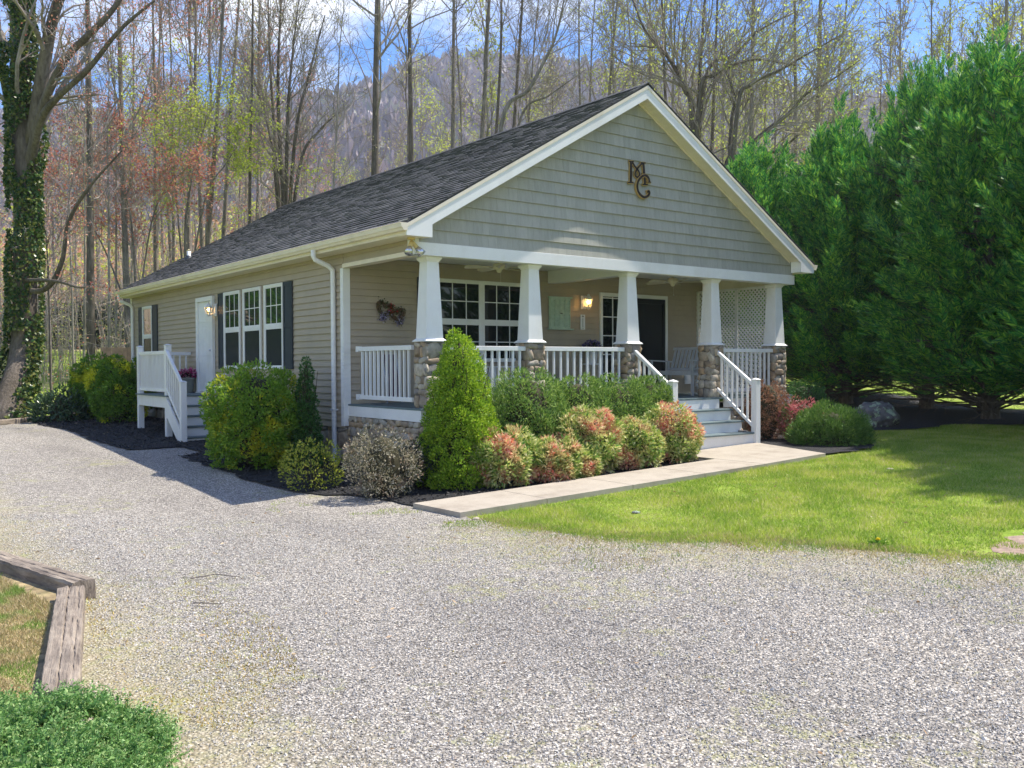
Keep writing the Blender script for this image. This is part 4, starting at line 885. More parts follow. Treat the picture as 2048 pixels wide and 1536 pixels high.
def grain(dirx, diry):
    mt, t, p, o = newmat('timber_grain'); p.inputs['Roughness'].default_value = .92
    c = t.nodes.new('ShaderNodeTexCoord'); mp2 = t.nodes.new('ShaderNodeMapping'); mp2.inputs['Rotation'].default_value = (0, 0, -math.atan2(diry, dirx)); t.links.new(c.outputs['Object'], mp2.inputs[0])
    m3 = t.nodes.new('ShaderNodeMapping'); m3.inputs['Scale'].default_value = (1.6, 26, 10); t.links.new(mp2.outputs[0], m3.inputs[0])
    n = noise(t, 1.5, 8, .7, m3.outputs[0]); n2 = noise(t, 3, 5, .6, c.outputs['Object'])
    r = ramp(t, [(.3, (.07, .055, .045)), (.45, (.24, .20, .165)), (.7, (.40, .345, .285))]); t.links.new(n.outputs[0], r.inputs[0])
    r2 = ramp(t, [(.35, (.7, .68, .65)), (.65, (1.15, 1.12, 1.05))]); t.links.new(n2.outputs[0], r2.inputs[0])
    t.links.new(mixc(t, r.outputs[0], r2.outputs[0], 1, 'MULTIPLY'), p.inputs['Base Color']); bump(t, p, n.outputs[0], .9, .02); return mt
timber((-5.74, -4.06), (-6.32, -6.55), .205, .22, 'weathered square timber pointing towards the green juniper in the front left corner', 3, grain(-.6, -2.5), -1.075, -1.08)
timber((-5.62, -3.95), (-6.42, -.6), .2, .22, 'weathered timber running out of the left frame edge from the corner joint', 4, grain(-.8, 3.3), -1.065, -1.06)
timber((-5.0, 13.6), (-2.2, 16.0), .2, .2, 'pale grey timber edging the far end of the gravel by the ivy-clad tree', 5, grain(2.8, 2.4), -.72, -.70)
timber((-2.1, 16.1), (1.2, 19.2), .2, .2, 'shaded timber running from the ivy-clad tree behind the far left shrubs', 6, grain(3.3, 3.1), -.70, -.66)
timber((-5.6, 13.6), (-3.3, 15.9), .26, .2, 'short pale log lying behind the far timber edging', 7, grain(2.3, 2.3), -.58, -.55)
fe = empty('board_fence', (.1, 17.3, -.5), label='brown vertical board fence behind the back left corner of the cottage', cat='fence')
FW = paint('fence_board', (.26, .20, .14), .85, .25, 6)
for k in range(26):
    b = MB(); x = -.42 + k * .15; b.box(x, 17.3, -.7, x + .142, 17.322, 1.23 + .015 * math.sin(k * 3)); b.build('board', FW, fe)
b = MB(); b.box(-.45, 17.323, .9, 3.4, 17.36, .99); b.box(-.45, 17.323, -.2, 3.4, 17.36, -.11); b.build('rail', FW, fe)
# ================================================================== FOLIAGE
def shell(rg, n, c, rad, prof, lump=.16, nl=46, depth_=.3):
    """points on a lumpy closed form. rad=(rx,ry,height), prof(t)->radius factor for t in 0..1"""
    # clump centres spread evenly over the outline
    tt = np.linspace(0, 1, 200); wgt = np.cumsum([prof(t) + .08 for t in tt]); kt = np.interp((np.arange(nl) + .5) / nl * wgt[-1], wgt, tt); kth = np.arange(nl) * 2.39996 + rg.normal(size=nl) * .35
    kr = np.array([prof(t) for t in kt]) * (.86 + .12 * rg.random(nl))
    C = np.column_stack([np.cos(kth) * kr * rad[0], np.sin(kth) * kr * rad[1], kt * rad[2]])
    ls = lump * (rad[0] + rad[1]) * rg.uniform(.7, 1.35, nl)
    k = rg.integers(0, nl, n); d = rg.normal(size=(n, 3)); d /= np.linalg.norm(d, axis=1)[:, None]
    out = np.column_stack([np.cos(kth), np.sin(kth), .55 + 0 * kth])[k]; out /= np.linalg.norm(out, axis=1)[:, None]
    fl = (d * out).sum(1) < -.25; d[fl] *= -1
    p = C[k] + d * (ls[k] * (1 - depth_ * rg.random(n) ** 1.5))[:, None]
    p[:, 2] = np.maximum(p[:, 2], .01 + .04 * rg.random(n))
    return p + np.array(c), d, k
PR = {'ball': lambda t: math.sqrt(max(0, 1 - (2 * t - 1) ** 2)) * .85 + .15, 'mound': lambda t: math.sqrt(max(0.02, 1 - t ** 2)), 'cone': lambda t: (1 - t) ** .68 * (1 if t > .12 else .8 + t * 1.6) + .03,
      'spire': lambda t: .12 + .95 * (1 - t) ** .9, 'wide': lambda t: (.75 + .6 * t if t < .5 else 1.05 * math.sqrt(max(0.05, 1 - ((t - .45) / .6) ** 2)))}
COREM = paint('dark_core_and_stems', (.05, .045, .022), .9, .3, 20)  # stem brown, also the dark core fill with inner shade in its colour
def shrub(name, label, x, y, zt, w_, mat, n, ls, prof='ball', asp=.5, dy=1.0, up=.4, seed=1, lump=.16, nl=46, cat='shrub', zb=None, group=None, core=.55, cd=None, flat=None, stems=True):
    rg = np.random.default_rng(seed); zb = float(gz(x, y)) + .03 if zb is None else zb; h = zt - zb
    root = empty(name, (x, y, zb), label=label, cat=cat, group=group)
    lr = lump * w_; R = max(w_ / 2 - lr * .55, .05); hh = h - lr * .6
    p, d, k = shell(rg, n, (x, y, zb), (R, R * dy, hh), PR[prof], lump, nl, .35)
    d = d + np.array([0, 0, up]) + .45 * rg.normal(size=(n, 3)); d /= np.linalg.norm(d, axis=1)[:, None]
    mb = MB(); leafq(mb, p, d, ls * rg.uniform(.6, 1.3, n), asp, rg); mb.build('foliage', mat, root)
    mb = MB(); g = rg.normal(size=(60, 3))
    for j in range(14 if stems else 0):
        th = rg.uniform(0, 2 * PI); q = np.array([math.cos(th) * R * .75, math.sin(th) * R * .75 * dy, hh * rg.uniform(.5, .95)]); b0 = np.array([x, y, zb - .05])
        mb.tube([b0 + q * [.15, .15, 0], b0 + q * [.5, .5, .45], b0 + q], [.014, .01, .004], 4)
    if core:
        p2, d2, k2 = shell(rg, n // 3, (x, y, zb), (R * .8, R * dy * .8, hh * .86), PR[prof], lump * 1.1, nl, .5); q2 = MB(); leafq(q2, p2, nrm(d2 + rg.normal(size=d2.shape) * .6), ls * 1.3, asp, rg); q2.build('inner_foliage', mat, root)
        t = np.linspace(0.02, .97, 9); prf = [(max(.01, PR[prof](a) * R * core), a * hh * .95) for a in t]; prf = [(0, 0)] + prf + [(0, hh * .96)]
        c = MB(lambda v: np.column_stack([x + (v[:, 0] - x), y + (v[:, 1] - y) * dy, v[:, 2]])); c.lathe(prf, (x, y, zb), 14); mb.V += c.V; mb.B += [(f + mb.n, q) for f, q in c.B]; mb.n += c.n  # dark solid core joined to the stems, standing in for inner shade
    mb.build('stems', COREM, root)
    return root
G = lambda *c: [(i / (len(c) - 1), v) for i, v in enumerate(c)]
M_CONE = leafmat('bright_conifer', G((.12, .25, .018), (.22, .38, .025), (.34, .50, .035), (.46, .58, .05)), trans=.35)
M_ALB = leafmat('dark_conifer', G((.03, .10, .025), (.06, .16, .035), (.10, .22, .05)), trans=.25)
M_GOLD = leafmat('gold_green_leaf', G((.11, .24, .025), (.19, .34, .035), (.28, .42, .04)), G((.42, .46, .03), (.62, .57, .03), (.75, .65, .05)), 2.3, (.54, .66), .4)
M_GOLD2 = leafmat('green_gold_leaf', G((.08, .2, .02), (.14, .28, .025), (.22, .36, .04)), G((.55, .60, .03), (.8, .75, .04)), 1.3, (.56, .62), .4)
M_YEW = leafmat('yew_needle', G((.07, .16, .035), (.14, .26, .05), (.26, .40, .08), (.46, .58, .16)), trans=.25)
M_NAN = leafmat('nandina_leaf', G((.10, .25, .05), (.28, .42, .08), (.60, .62, .18), (.82, .78, .42)), G((.72, .16, .12), (.80, .38, .28), (.86, .70, .46), (.74, .66, .24)), 2.3, (.48, .60), .35)
M_NAN2 = leafmat('nandina_red_leaf', G((.05, .11, .03), (.12, .18, .05), (.3, .2, .1)), G((.45, .09, .11), (.6, .25, .24), (.4, .05, .07)), 3.0, (.42, .52), .35)
M_VAR = leafmat('cream_variegated_leaf', G((.06, .08, .04), (.15, .14, .08), (.36, .32, .21), (.68, .62, .48)), G((.3, .17, .10), (.45, .36, .25)), 5, (.55, .65), .3)
M_DARK = leafmat('dark_leaf', G((.02, .035, .018), (.04, .06, .03), (.07, .09, .05)), trans=.2)
M_YEL = leafmat('yellow_leaf', G((.18, .25, .03), (.38, .42, .05), (.55, .53, .09)), trans=.4)
M_BARB = leafmat('rust_leaf', G((.20, .09, .05), (.34, .17, .10), (.45, .25, .15), (.20, .12, .06)), trans=.3)
M_MUGO = leafmat('pine_needle', G((.05, .13, .02), (.11, .22, .035), (.22, .34, .07)), trans=.25)
M_JUN = leafmat('juniper_sprig', G((.08, .20, .05), (.15, .31, .08), (.24, .42, .12), (.40, .52, .20)), trans=.3)
M_IVY = leafmat('ivy_leaf', G((.02, .06, .015), (.04, .10, .02), (.10, .15, .03), (.25, .25, .06)), trans=.2, rough=.3)
M_RHO = leafmat('glossy_leaf', G((.03, .07, .03), (.06, .12, .05), (.12, .17, .09)), trans=.15, rough=.3)
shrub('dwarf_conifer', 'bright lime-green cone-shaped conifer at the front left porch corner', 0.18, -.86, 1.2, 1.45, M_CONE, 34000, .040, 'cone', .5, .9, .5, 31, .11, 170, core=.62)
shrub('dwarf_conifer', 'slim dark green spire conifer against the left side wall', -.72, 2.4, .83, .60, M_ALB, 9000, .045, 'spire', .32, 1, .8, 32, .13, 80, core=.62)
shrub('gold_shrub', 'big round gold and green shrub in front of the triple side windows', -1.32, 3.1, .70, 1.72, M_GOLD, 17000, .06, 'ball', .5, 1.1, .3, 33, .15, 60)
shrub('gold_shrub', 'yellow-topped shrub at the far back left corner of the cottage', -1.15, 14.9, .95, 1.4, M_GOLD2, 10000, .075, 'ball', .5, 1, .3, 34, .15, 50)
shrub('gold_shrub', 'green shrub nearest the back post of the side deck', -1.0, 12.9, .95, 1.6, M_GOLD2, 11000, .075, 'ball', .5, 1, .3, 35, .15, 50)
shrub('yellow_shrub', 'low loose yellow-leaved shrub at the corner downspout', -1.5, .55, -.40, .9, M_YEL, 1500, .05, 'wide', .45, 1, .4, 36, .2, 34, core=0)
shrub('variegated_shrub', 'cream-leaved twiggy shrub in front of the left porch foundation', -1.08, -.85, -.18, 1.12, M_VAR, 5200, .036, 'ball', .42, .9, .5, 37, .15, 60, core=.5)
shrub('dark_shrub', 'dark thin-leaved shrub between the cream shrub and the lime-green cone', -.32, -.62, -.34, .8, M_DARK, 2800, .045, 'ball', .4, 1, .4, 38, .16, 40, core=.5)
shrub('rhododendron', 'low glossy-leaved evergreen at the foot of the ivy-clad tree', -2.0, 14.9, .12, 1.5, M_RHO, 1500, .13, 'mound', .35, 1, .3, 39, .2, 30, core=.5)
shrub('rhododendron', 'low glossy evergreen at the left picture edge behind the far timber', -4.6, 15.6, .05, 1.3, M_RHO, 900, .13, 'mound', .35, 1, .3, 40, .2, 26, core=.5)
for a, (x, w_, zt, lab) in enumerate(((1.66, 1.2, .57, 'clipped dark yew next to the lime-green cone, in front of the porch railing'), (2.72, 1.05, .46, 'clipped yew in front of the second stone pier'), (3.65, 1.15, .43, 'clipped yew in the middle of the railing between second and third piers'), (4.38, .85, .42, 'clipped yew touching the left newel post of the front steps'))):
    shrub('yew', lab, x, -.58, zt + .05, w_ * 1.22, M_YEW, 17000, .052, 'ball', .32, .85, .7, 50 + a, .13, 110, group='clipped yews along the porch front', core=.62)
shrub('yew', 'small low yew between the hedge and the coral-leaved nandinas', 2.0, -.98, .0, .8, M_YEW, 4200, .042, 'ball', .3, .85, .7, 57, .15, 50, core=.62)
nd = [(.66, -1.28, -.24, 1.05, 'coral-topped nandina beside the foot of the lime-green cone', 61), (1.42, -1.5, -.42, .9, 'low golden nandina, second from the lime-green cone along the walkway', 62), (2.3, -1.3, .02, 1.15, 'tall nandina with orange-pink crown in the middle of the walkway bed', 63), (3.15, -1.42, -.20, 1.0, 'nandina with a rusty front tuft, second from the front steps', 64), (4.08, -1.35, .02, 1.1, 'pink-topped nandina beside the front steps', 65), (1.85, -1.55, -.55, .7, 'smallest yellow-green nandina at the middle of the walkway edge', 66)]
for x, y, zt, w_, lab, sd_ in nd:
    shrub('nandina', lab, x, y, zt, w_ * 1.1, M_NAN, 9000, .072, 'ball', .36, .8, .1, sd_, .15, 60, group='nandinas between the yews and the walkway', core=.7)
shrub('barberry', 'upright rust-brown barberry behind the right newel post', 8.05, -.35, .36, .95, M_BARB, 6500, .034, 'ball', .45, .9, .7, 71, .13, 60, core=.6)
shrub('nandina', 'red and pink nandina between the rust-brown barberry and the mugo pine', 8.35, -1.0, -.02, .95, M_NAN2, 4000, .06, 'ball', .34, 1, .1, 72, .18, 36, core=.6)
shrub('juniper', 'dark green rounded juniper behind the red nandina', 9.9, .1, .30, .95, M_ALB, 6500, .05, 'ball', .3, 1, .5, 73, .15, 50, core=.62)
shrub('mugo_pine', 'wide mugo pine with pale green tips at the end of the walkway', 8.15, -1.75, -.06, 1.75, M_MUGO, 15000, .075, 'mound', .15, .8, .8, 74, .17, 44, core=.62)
def wob(x, y, s, seed):
    rg = np.random.default_rng(seed); v = 0
    for k in range(7): a = rg.uniform(0, 6.28); v = v + np.sin((x * math.cos(a) + y * math.sin(a)) * s * rg.uniform(.5, 1.8) + rg.uniform(0, 6))
    return v / 7 ** .5
# foreground juniper mat ---------------------------------------------------
def juniper():
    rg = np.random.default_rng(8); root = empty('creeping_juniper', (-6.7, -7.2, -1.2), label='spreading green juniper mat in the front left corner', cat='shrub')
    n = 4600; th = rg.uniform(0, 2 * PI, n); r = np.sqrt(rg.random(n)); rx = 1.05 * (1 + .1 * np.sin(3 * th + 1) + .06 * np.sin(7 * th))
    x = -7.17 + np.cos(th) * r * rx * 1.0; y = -7.52 + np.sin(th) * r * rx * 1.22
    z = -1.24 + .30 * np.sqrt(np.maximum(0, 1 - r ** 2)) + .06 * wob(x, y, 7, 41) * (1 - r ** 3) - .05 * rg.random(n) ** 2
    p = np.column_stack([x, y, z]); d = nrm(np.column_stack([np.cos(th) * .9, np.sin(th) * .9, .45 + 0 * th]) + .5 * rg.normal(size=(n, 3))); d[:, 2] = np.abs(d[:, 2])
    side = nrm(np.cross(d, np.array([0, 0, 1.]) + .6 * rg.normal(size=(n, 3)))); L_ = rg.uniform(.07, .15, n); mb = MB()
    for q in range(13):
        u = (q + .5) / 13
        for sg in (-1, 1):
            b0 = p + d * (L_ * u)[:, None]; dd = nrm(d * .7 + side * sg * .8 + rg.normal(size=(n, 3)) * .45); leafq(mb, b0, dd, L_ * .30 * (1.15 - .8 * u) * rg.uniform(.7, 1.3, n), .42, rg)
            b1 = b0 + dd * (L_ * .15)[:, None]; leafq(mb, b1, nrm(dd + rg.normal(size=(n, 3)) * .7), L_ * .13, .5, rg)
    mb.build('foliage', M_JUN, root); mb = MB(); mb.lathe([(0, .2), (.4, .16), (.75, .08), (.98, -.06)], (-7.17, -7.52, -1.22), 30); mb.build('stems', COREM, root)  # dark mound under the sprigs stands in for inner shade, no separate stems
juniper()
# grass ------------------------------------------------------------------
def inpoly(Q, P):
    P = np.array(P); ins = np.zeros(len(Q), bool); j = len(P) - 1
    for i in range(len(P)):
        a = P[i]; b = P[j]; c = ((a[1] > Q[:, 1]) != (b[1] > Q[:, 1])) & (Q[:, 0] < (b[0] - a[0]) * (Q[:, 1] - a[1]) / (b[1] - a[1] + 1e-12) + a[0]); ins ^= c; j = i
    return ins
def grass(name, poly, n, h, mat, seed, wd=.006, keep=None, z0=0.):
    rg = np.random.default_rng(seed); P = np.array(poly); x0, y0 = P.min(0); x1, y1 = P.max(0)
    Q = np.column_stack([rg.uniform(x0, x1, n), rg.uniform(y0, y1, n)]); Q = Q[inpoly(Q, poly)]
    if keep is not None: Q = Q[keep(Q, rg)]
    n = len(Q); b = np.column_stack([Q, gz(Q[:, 0], Q[:, 1]) + z0]); hh = h * rg.uniform(.5, 1.3, n) * (1 + .35 * wob(Q[:, 0], Q[:, 1], 2.2, 4)); th = rg.uniform(0, 2 * PI, n)
    s = np.column_stack([np.cos(th), np.sin(th), 0 * th]) * wd; tip = b + np.column_stack([rg.normal(0, .5, n) * hh, rg.normal(0, .5, n) * hh, hh])
    mb = MB(); mb.add(np.stack([b - s, b + s, tip], 1).reshape(-1, 3), np.arange(3 * n).reshape(-1, 3)); return mb.build(name, mat, kind='stuff')
lawn_poly = [(-1.15, -2.97), (6.38, -2.90), (7.4, -2.85), (8.4, -2.6), (9.3, -1.6), (10.2, -1.1), (11.4, -.8), (12.3, -1.2), (13.5, -1.4), (14.4, -2.9), (16, -4.6), (14, -8.5), (9, -12), (3, -11.2), (1.7, -9.4), (1.2, -8.4), (1.01, -7.99), (.83, -7.67), (.7, -7.4), (.53, -7.0), (.39, -6.53), (.14, -6.12), (-.15, -5.76), (-.53, -5.38), (-.85, -4.58), (-1.04, -4.06), (-1.1, -3.3)]
GR = leafmat('lawn_blade', G((.18, .29, .03), (.26, .40, .04), (.36, .48, .06), (.52, .50, .20)), G((.36, .47, .05), (.46, .54, .07), (.62, .54, .30)), 1.6, (.44, .58), .4)
GR2 = leafmat('dry_grass_blade', G((.26, .24, .09), (.45, .35, .16), (.62, .50, .30), (.30, .33, .10)), G((.18, .29, .06), (.30, .40, .09)), 2.6, (.48, .58), .35)
def bare(Q, rg):
    k = rg.random(len(Q)); m_ = (wob(Q[:, 0], Q[:, 1], 2.6, 9) < 1.25) | (k < .35)
    soil = ((Q[:, 0] - 2.0) / .75) ** 2 + ((Q[:, 1] + 8.0) / .3) ** 2 > 1 + .4 * wob(Q[:, 0], Q[:, 1], 6, 3)
    return m_ & soil
grass('lawn_grass', lawn_poly, 560000, .045, GR, 11, .005, bare)
edge_poly = [(-1.5, -3.0), (-.9, -3.2), (-.7, -4.5), (.3, -5.9), (.9, -7.3), (1.4, -8.2), (3, -11), (1, -11.5), (-1.2, -8.6), (-2.2, -6.4), (-2.6, -4.4)]
def edg(Q, rg):
    P = np.array([(-1.1, -3.3), (-1.04, -4.06), (-.85, -4.58), (-.53, -5.38), (.14, -6.12), (.53, -7.0), (.83, -7.67), (1.2, -8.4), (1.7, -9.4), (3, -11.2)]); dd = np.full(len(Q), 9.)
    for a, b in zip(P[:-1], P[1:]):
        ab = b - a; t = np.clip(((Q - a) @ ab) / (ab @ ab), 0, 1); dd = np.minimum(dd, np.linalg.norm(Q - (a + t[:, None] * ab), axis=1))
    return rg.random(len(Q)) < np.exp(-dd / .38) * .8 + .10 * (wob(Q[:, 0], Q[:, 1], 4, 21) > .9)
def edg2(Q, rg):
    P = np.array([(-1.1, -3.3), (-1.04, -4.06), (-.85, -4.58), (-.53, -5.38), (.14, -6.12), (.53, -7.0), (.83, -7.67), (1.2, -8.4), (1.7, -9.4), (3, -11.2)]); dd = np.full(len(Q), 9.)
    for a, b in zip(P[:-1], P[1:]):
        ab = b - a; t = np.clip(((Q - a) @ ab) / (ab @ ab), 0, 1); dd = np.minimum(dd, np.linalg.norm(Q - (a + t[:, None] * ab), axis=1))
    ww = np.maximum(.02, .10 + .16 * wob(Q[:, 0], Q[:, 1], 5, 61)); return rg.random(len(Q)) < np.exp(-(dd / ww) ** 2)
grass('edge_grass', edge_poly, 200000, .03, GR2, 12, .005, edg, .012)
grass('edge_grass', edge_poly, 260000, .032, GR, 19, .005, edg2, .012)
VG = paint('dry_mossy_verge', (.30, .23, .12), .95, .55, 9, bstr=.9, dirt=(.16, .22, .06))
sheet('verge', [(-5.65, -4.1), (-6.0, -2.2), (-6.4, 1), (-10, 1), (-10, -9.5), (-6.5, -9.5), (-6.42, -6.4)], VG, .075, .4, seed=31)
grass('verge_grass', [(-5.9, -4.2), (-6.2, -2.2), (-6.6, 0), (-9, 0), (-9, -8.5), (-6.0, -8.5), (-6.45, -6.4)], 220000, .035, GR2, 13, .0045, None, .07)
grass('bed_edge_grass', [(-2.7, -.6), (-2.2, .2), (-2.0, -1.1), (-1.4, -1.8), (-1.3, -2.3), (-1.7, -2.1), (-2.3, -1.5)], 5000, .04, GR, 14, .005, lambda Q, r: wob(Q[:, 0], Q[:, 1], 7, 5) > .3)
def weeds(Q, rg): return (wob(Q[:, 0], Q[:, 1], 3.1, 33) > 1.15) & (rg.random(len(Q)) < .5)
grass('gravel_weeds', [(-5.4, -4.4), (-5.9, -3), (-5.5, 1), (-3.4, 1), (-3, -3), (-4.4, -5.5), (-5.8, -6.6)], 26000, .03, GR2, 15, .004, weeds)
grass('gravel_moss', [(-5.6, -3.9), (-4.7, -3.8), (-4.6, -5.4), (-5.0, -6.8), (-5.6, -7.4), (-6.1, -6.6)], 70000, .02, leafmat('moss', G((.45, .29, .06), (.55, .40, .09), (.36, .42, .10)), trans=.2), 16, .006, lambda Q, r: (wob(Q[:, 0], Q[:, 1], 3.1, 35) > r.normal(.5, .9, len(Q))) & (r.random(len(Q)) < .95 * np.exp(-np.maximum(0, Q[:, 0] + 5.5) / .55)), .01)
sheet('bare_soil', [(1.35, -7.95), (1.8, -7.8), (2.5, -7.8), (2.8, -8.1), (2.2, -8.35), (1.5, -8.25)], paint('bare_soil', (.30, .22, .165), .95, .4, 14, bstr=.8), .004, .3, jitter=.07, seg=.1)
dl = empty('dandelion', (.84, -7.1, -1.1), label='single yellow dandelion at the edge of the lawn', cat='flower'); zz = float(gz(.84, -7.1)) + .015
b = MB(); rg = np.random.default_rng(2); d = rg.normal(size=(60, 3)); d[:, 2] = np.abs(d[:, 2]); d /= np.linalg.norm(d, axis=1)[:, None]; leafq(b, np.tile([.84, -7.1, zz + .05], (60, 1)), d, .028, .5, rg); b.build('blossom', leafmat('dandelion_petal', G((.8, .65, .03), (.9, .75, .05))), dl)
d = rg.normal(size=(30, 3)); d[:, 2] = np.abs(d[:, 2]) * .3; d /= np.linalg.norm(d, axis=1)[:, None]; b = MB(); leafq(b, np.tile([.84, -7.1, zz], (30, 1)), d, .11, .3, rg); b.build('leaves', M_GOLD2, dl)
def twig(pts, r, label):
    b = MB(); P = np.array([(x, y, float(gz(x, y)) + .035 + dz) for x, y, dz in pts]); b.tube(P, np.linspace(r, r * .4, len(P)), 6); b.build('twig', BARK, label=label, cat='twig')
twig([(-4.97, -4.66, 0), (-4.92, -4.74, .01), (-4.86, -4.78, .0), (-4.80, -4.88, .01)], .007, 'thin dry twig lying on the gravel right of the timber corner')
twig([(-4.71, -3.8, 0), (-4.5, -3.84, .015), (-4.36, -4.06, .01)], .008, 'reddish dry stick on the gravel beyond the timber corner')
twig([(-5.54, -4.66, 0), (-5.42, -4.4, .02), (-5.30, -4.1, .01)], .004, 'fine twig on the mossy gravel beside the nearest timber')
boulder(.48, -4.17, .055, 'small flat dark stone on the lawn near the walkway', 9, 'stone', .35, lichen())
boulder(5.62, -4.44, .06, 'small pale stone on the sunny lawn near the shade line', 12, 'stone', .35, CONC)
boulder(-1.12, -3.12, .05, 'pebble at the corner of the walkway and gravel', 13, 'stone', .5, CONC)
# ================================================================== TREES
def prisms(mb, A, B, ra, rb, k, mi=0):
    """independent tapered segments"""
    n = len(A)
    if n == 0: return
    t = nrm(B - A); up = np.where(np.abs(t[:, 2:3]) < .9, np.array([[0, 0, 1.]]), np.array([[1., 0, 0]])); a = nrm(np.cross(t, up)); b = np.cross(t, a)
    th = np.arange(k) / k * 2 * PI; c = np.cos(th)[None, :, None] * a[:, None] + np.sin(th)[None, :, None] * b[:, None]
    v = np.concatenate([A[:, None] + c * ra[:, None, None], (B + t * rb[:, None] * .5)[:, None] + c * rb[:, None, None]], 1)
    j = np.arange(k); j2 = (j + 1) % k; f = np.stack([j, j2, k + j2, k + j], -1)
    mb.add(v.reshape(-1, 3), (np.arange(n)[:, None, None] * 2 * k + f[None]).reshape(-1, 4), mi)
def limb_level(P0, D0, Ln, R0, seg, curl, up, rg):
    """grow all branches of one level together; returns polyline points (n,seg+1,3), dirs, radii"""
    n = len(P0); P = [P0]; D = D0.copy(); Ds = [D0]
    for s in range(seg):
        D = nrm(D + rg.normal(size=(n, 3)) * curl + np.array([0, 0, up])); P.append(P[-1] + D * (Ln / seg)[:, None]); Ds.append(D)
    return np.stack(P, 1), np.stack(Ds, 1)
def children(P, D, Ln, R, nc, t0, ang, ratio, rr, rg, t1=1.0, angj=.25):
    n, s1, _ = P.shape; N = n * nc; i = np.repeat(np.arange(n), nc); t = t0 + (t1 - t0) * rg.random(N); f = t * (s1 - 1); k = np.minimum(f.astype(int), s1 - 2); fr = (f - k)[:, None]
    p = P[i, k] * (1 - fr) + P[i, k + 1] * fr; d = D[i, np.minimum(k + 1, s1 - 1)]
    q = nrm(np.cross(d, rg.normal(size=(N, 3)))); a = ang + rg.normal(size=N) * angj; nd = nrm(d * np.cos(a)[:, None] + q * np.sin(a)[:, None])
    ln = Ln[i] * ratio * (1.15 - .75 * t) * rg.uniform(.6, 1.25, N); r = np.minimum(R[i] * rr * (1.1 - .75 * t), R[i] * .7)
    return p, nd, ln, r
def tree_mesh(seed, H, r0, path=None, clear=.3, nb=16, blen=.34, bang=.85, bup=.10, sub=(6, 6), curl=.16, lean=(0, 0), stems=None, minr=.009, tw=1.0, bt1=.97):
    """returns (trunk MB, crown MB, tip positions, tip dirs). Everything is relative to the foot of the tree."""
    rg = np.random.default_rng(seed); T = MB(); C = MB()
    if stems is None:
        n = 14; t = np.linspace(0, 1, n); wobx = np.cumsum(rg.normal(size=n)) * .012 * H * .35; woby = np.cumsum(rg.normal(size=n)) * .012 * H * .35
        if path is None: pts = np.column_stack([lean[0] * t ** 1.2 * H + wobx * t, lean[1] * t ** 1.2 * H + woby * t, t * H])
        else: pts = np.array(path, float)
        rad = r0 * np.linspace(1, .12, len(pts)) ** .85
        stems = [(pts, rad)]
    PP = []; DD = []; LL = []; RR = []
    for si, (pts, rad) in enumerate(stems):
        pts = np.array(pts, float); rad = np.array(rad, float); m_ = len(pts)
        u = np.linspace(0, m_ - 1, 5 * m_); i = np.clip(u.astype(int), 0, m_ - 2); f = (u - i)[:, None]; Pm = np.vstack([2 * pts[0] - pts[1], pts, 2 * pts[-1] - pts[-2]]); a, b, c, d = Pm[i], Pm[i + 1], Pm[i + 2], Pm[i + 3]
        sp = .5 * (2 * b + (c - a) * f + (2 * a - 5 * b + 4 * c - d) * f ** 2 + (3 * b - a - 3 * c + d) * f ** 3); sr_ = np.interp(u, np.arange(m_), rad)
        if si == 0 and pts[0][2] < .2: sr_ = sr_ * (1 + .5 * np.exp(-np.maximum(sp[:, 2], 0) / (r0 * 2.2))); sp[0, 2] -= .5
        T.tube(sp, sr_, 10)
        Ls = np.linalg.norm(np.diff(pts, axis=0), axis=1).sum(); nbs = max(3, int(nb * Ls / H)) if len(stems) > 1 else nb
        t = (clear if si == 0 else .12) + (bt1 - (clear if si == 0 else .12)) * np.sort(rg.random(nbs)); k = np.minimum((t * (len(sp) - 1)).astype(int), len(sp) - 2); p = sp[k]; dd = nrm(sp[k + 1] - sp[k])
        q = nrm(np.cross(dd, rg.normal(size=(nbs, 3)))); an = bang + rg.normal(size=nbs) * .2 - .3 * t; nd = nrm(dd * np.cos(an)[:, None] + q * np.sin(an)[:, None])
        PP.append(p); DD.append(nd); LL.append(blen * Ls * (1.15 - .8 * t) * rg.uniform(.5, 1.2, nbs)); RR.append(np.minimum(sr_[k] * .5, r0 * .30) * rg.uniform(.5, 1, nbs))
    p, d, ln, r = np.vstack(PP), np.vstack(DD), np.concatenate(LL), np.concatenate(RR)
    tips = []; td = []
    for lv, (seg, cu, sides) in enumerate(((6, curl, 5), (4, curl * 1.2, 3), (3, curl * 1.3, 3))):
        P, D = limb_level(p, d, ln, r, seg, cu, bup * (1 - .25 * lv), rg); n = len(p)
        tt = np.linspace(1, .25, seg + 1); Rr = np.maximum(r[:, None] * tt[None], minr * (1 - .25 * lv) * tw)
        prisms(C, P[:, :-1].reshape(-1, 3), P[:, 1:].reshape(-1, 3), Rr[:, :-1].ravel(), Rr[:, 1:].ravel(), sides)
        if lv >= 1: tips.append(P[:, 1:].reshape(-1, 3)); td.append(D[:, 1:].reshape(-1, 3))
        if lv < 2: p, d, ln, r = children(P, D, ln, r, sub[lv], .12 if lv == 0 else .2, .75, .5 if lv == 0 else .48, .5, rg)
    return T, C, np.vstack(tips), np.vstack(td)
BUDR = leafmat('red_maple_bud', G((.45, .10, .08), (.62, .22, .14), (.70, .36, .25), (.55, .30, .18)), trans=.4)
BUDG = leafmat('spring_leaf', G((.40, .50, .05), (.55, .64, .08), (.68, .72, .16)), trans=.5)
BUDY = leafmat('yellow_green_bud', G((.45, .46, .14), (.58, .56, .22), (.48, .40, .24)), trans=.4)
BUDO = leafmat('orange_bud', G((.70, .32, .18), (.78, .44, .28), (.62, .44, .24)), trans=.4)
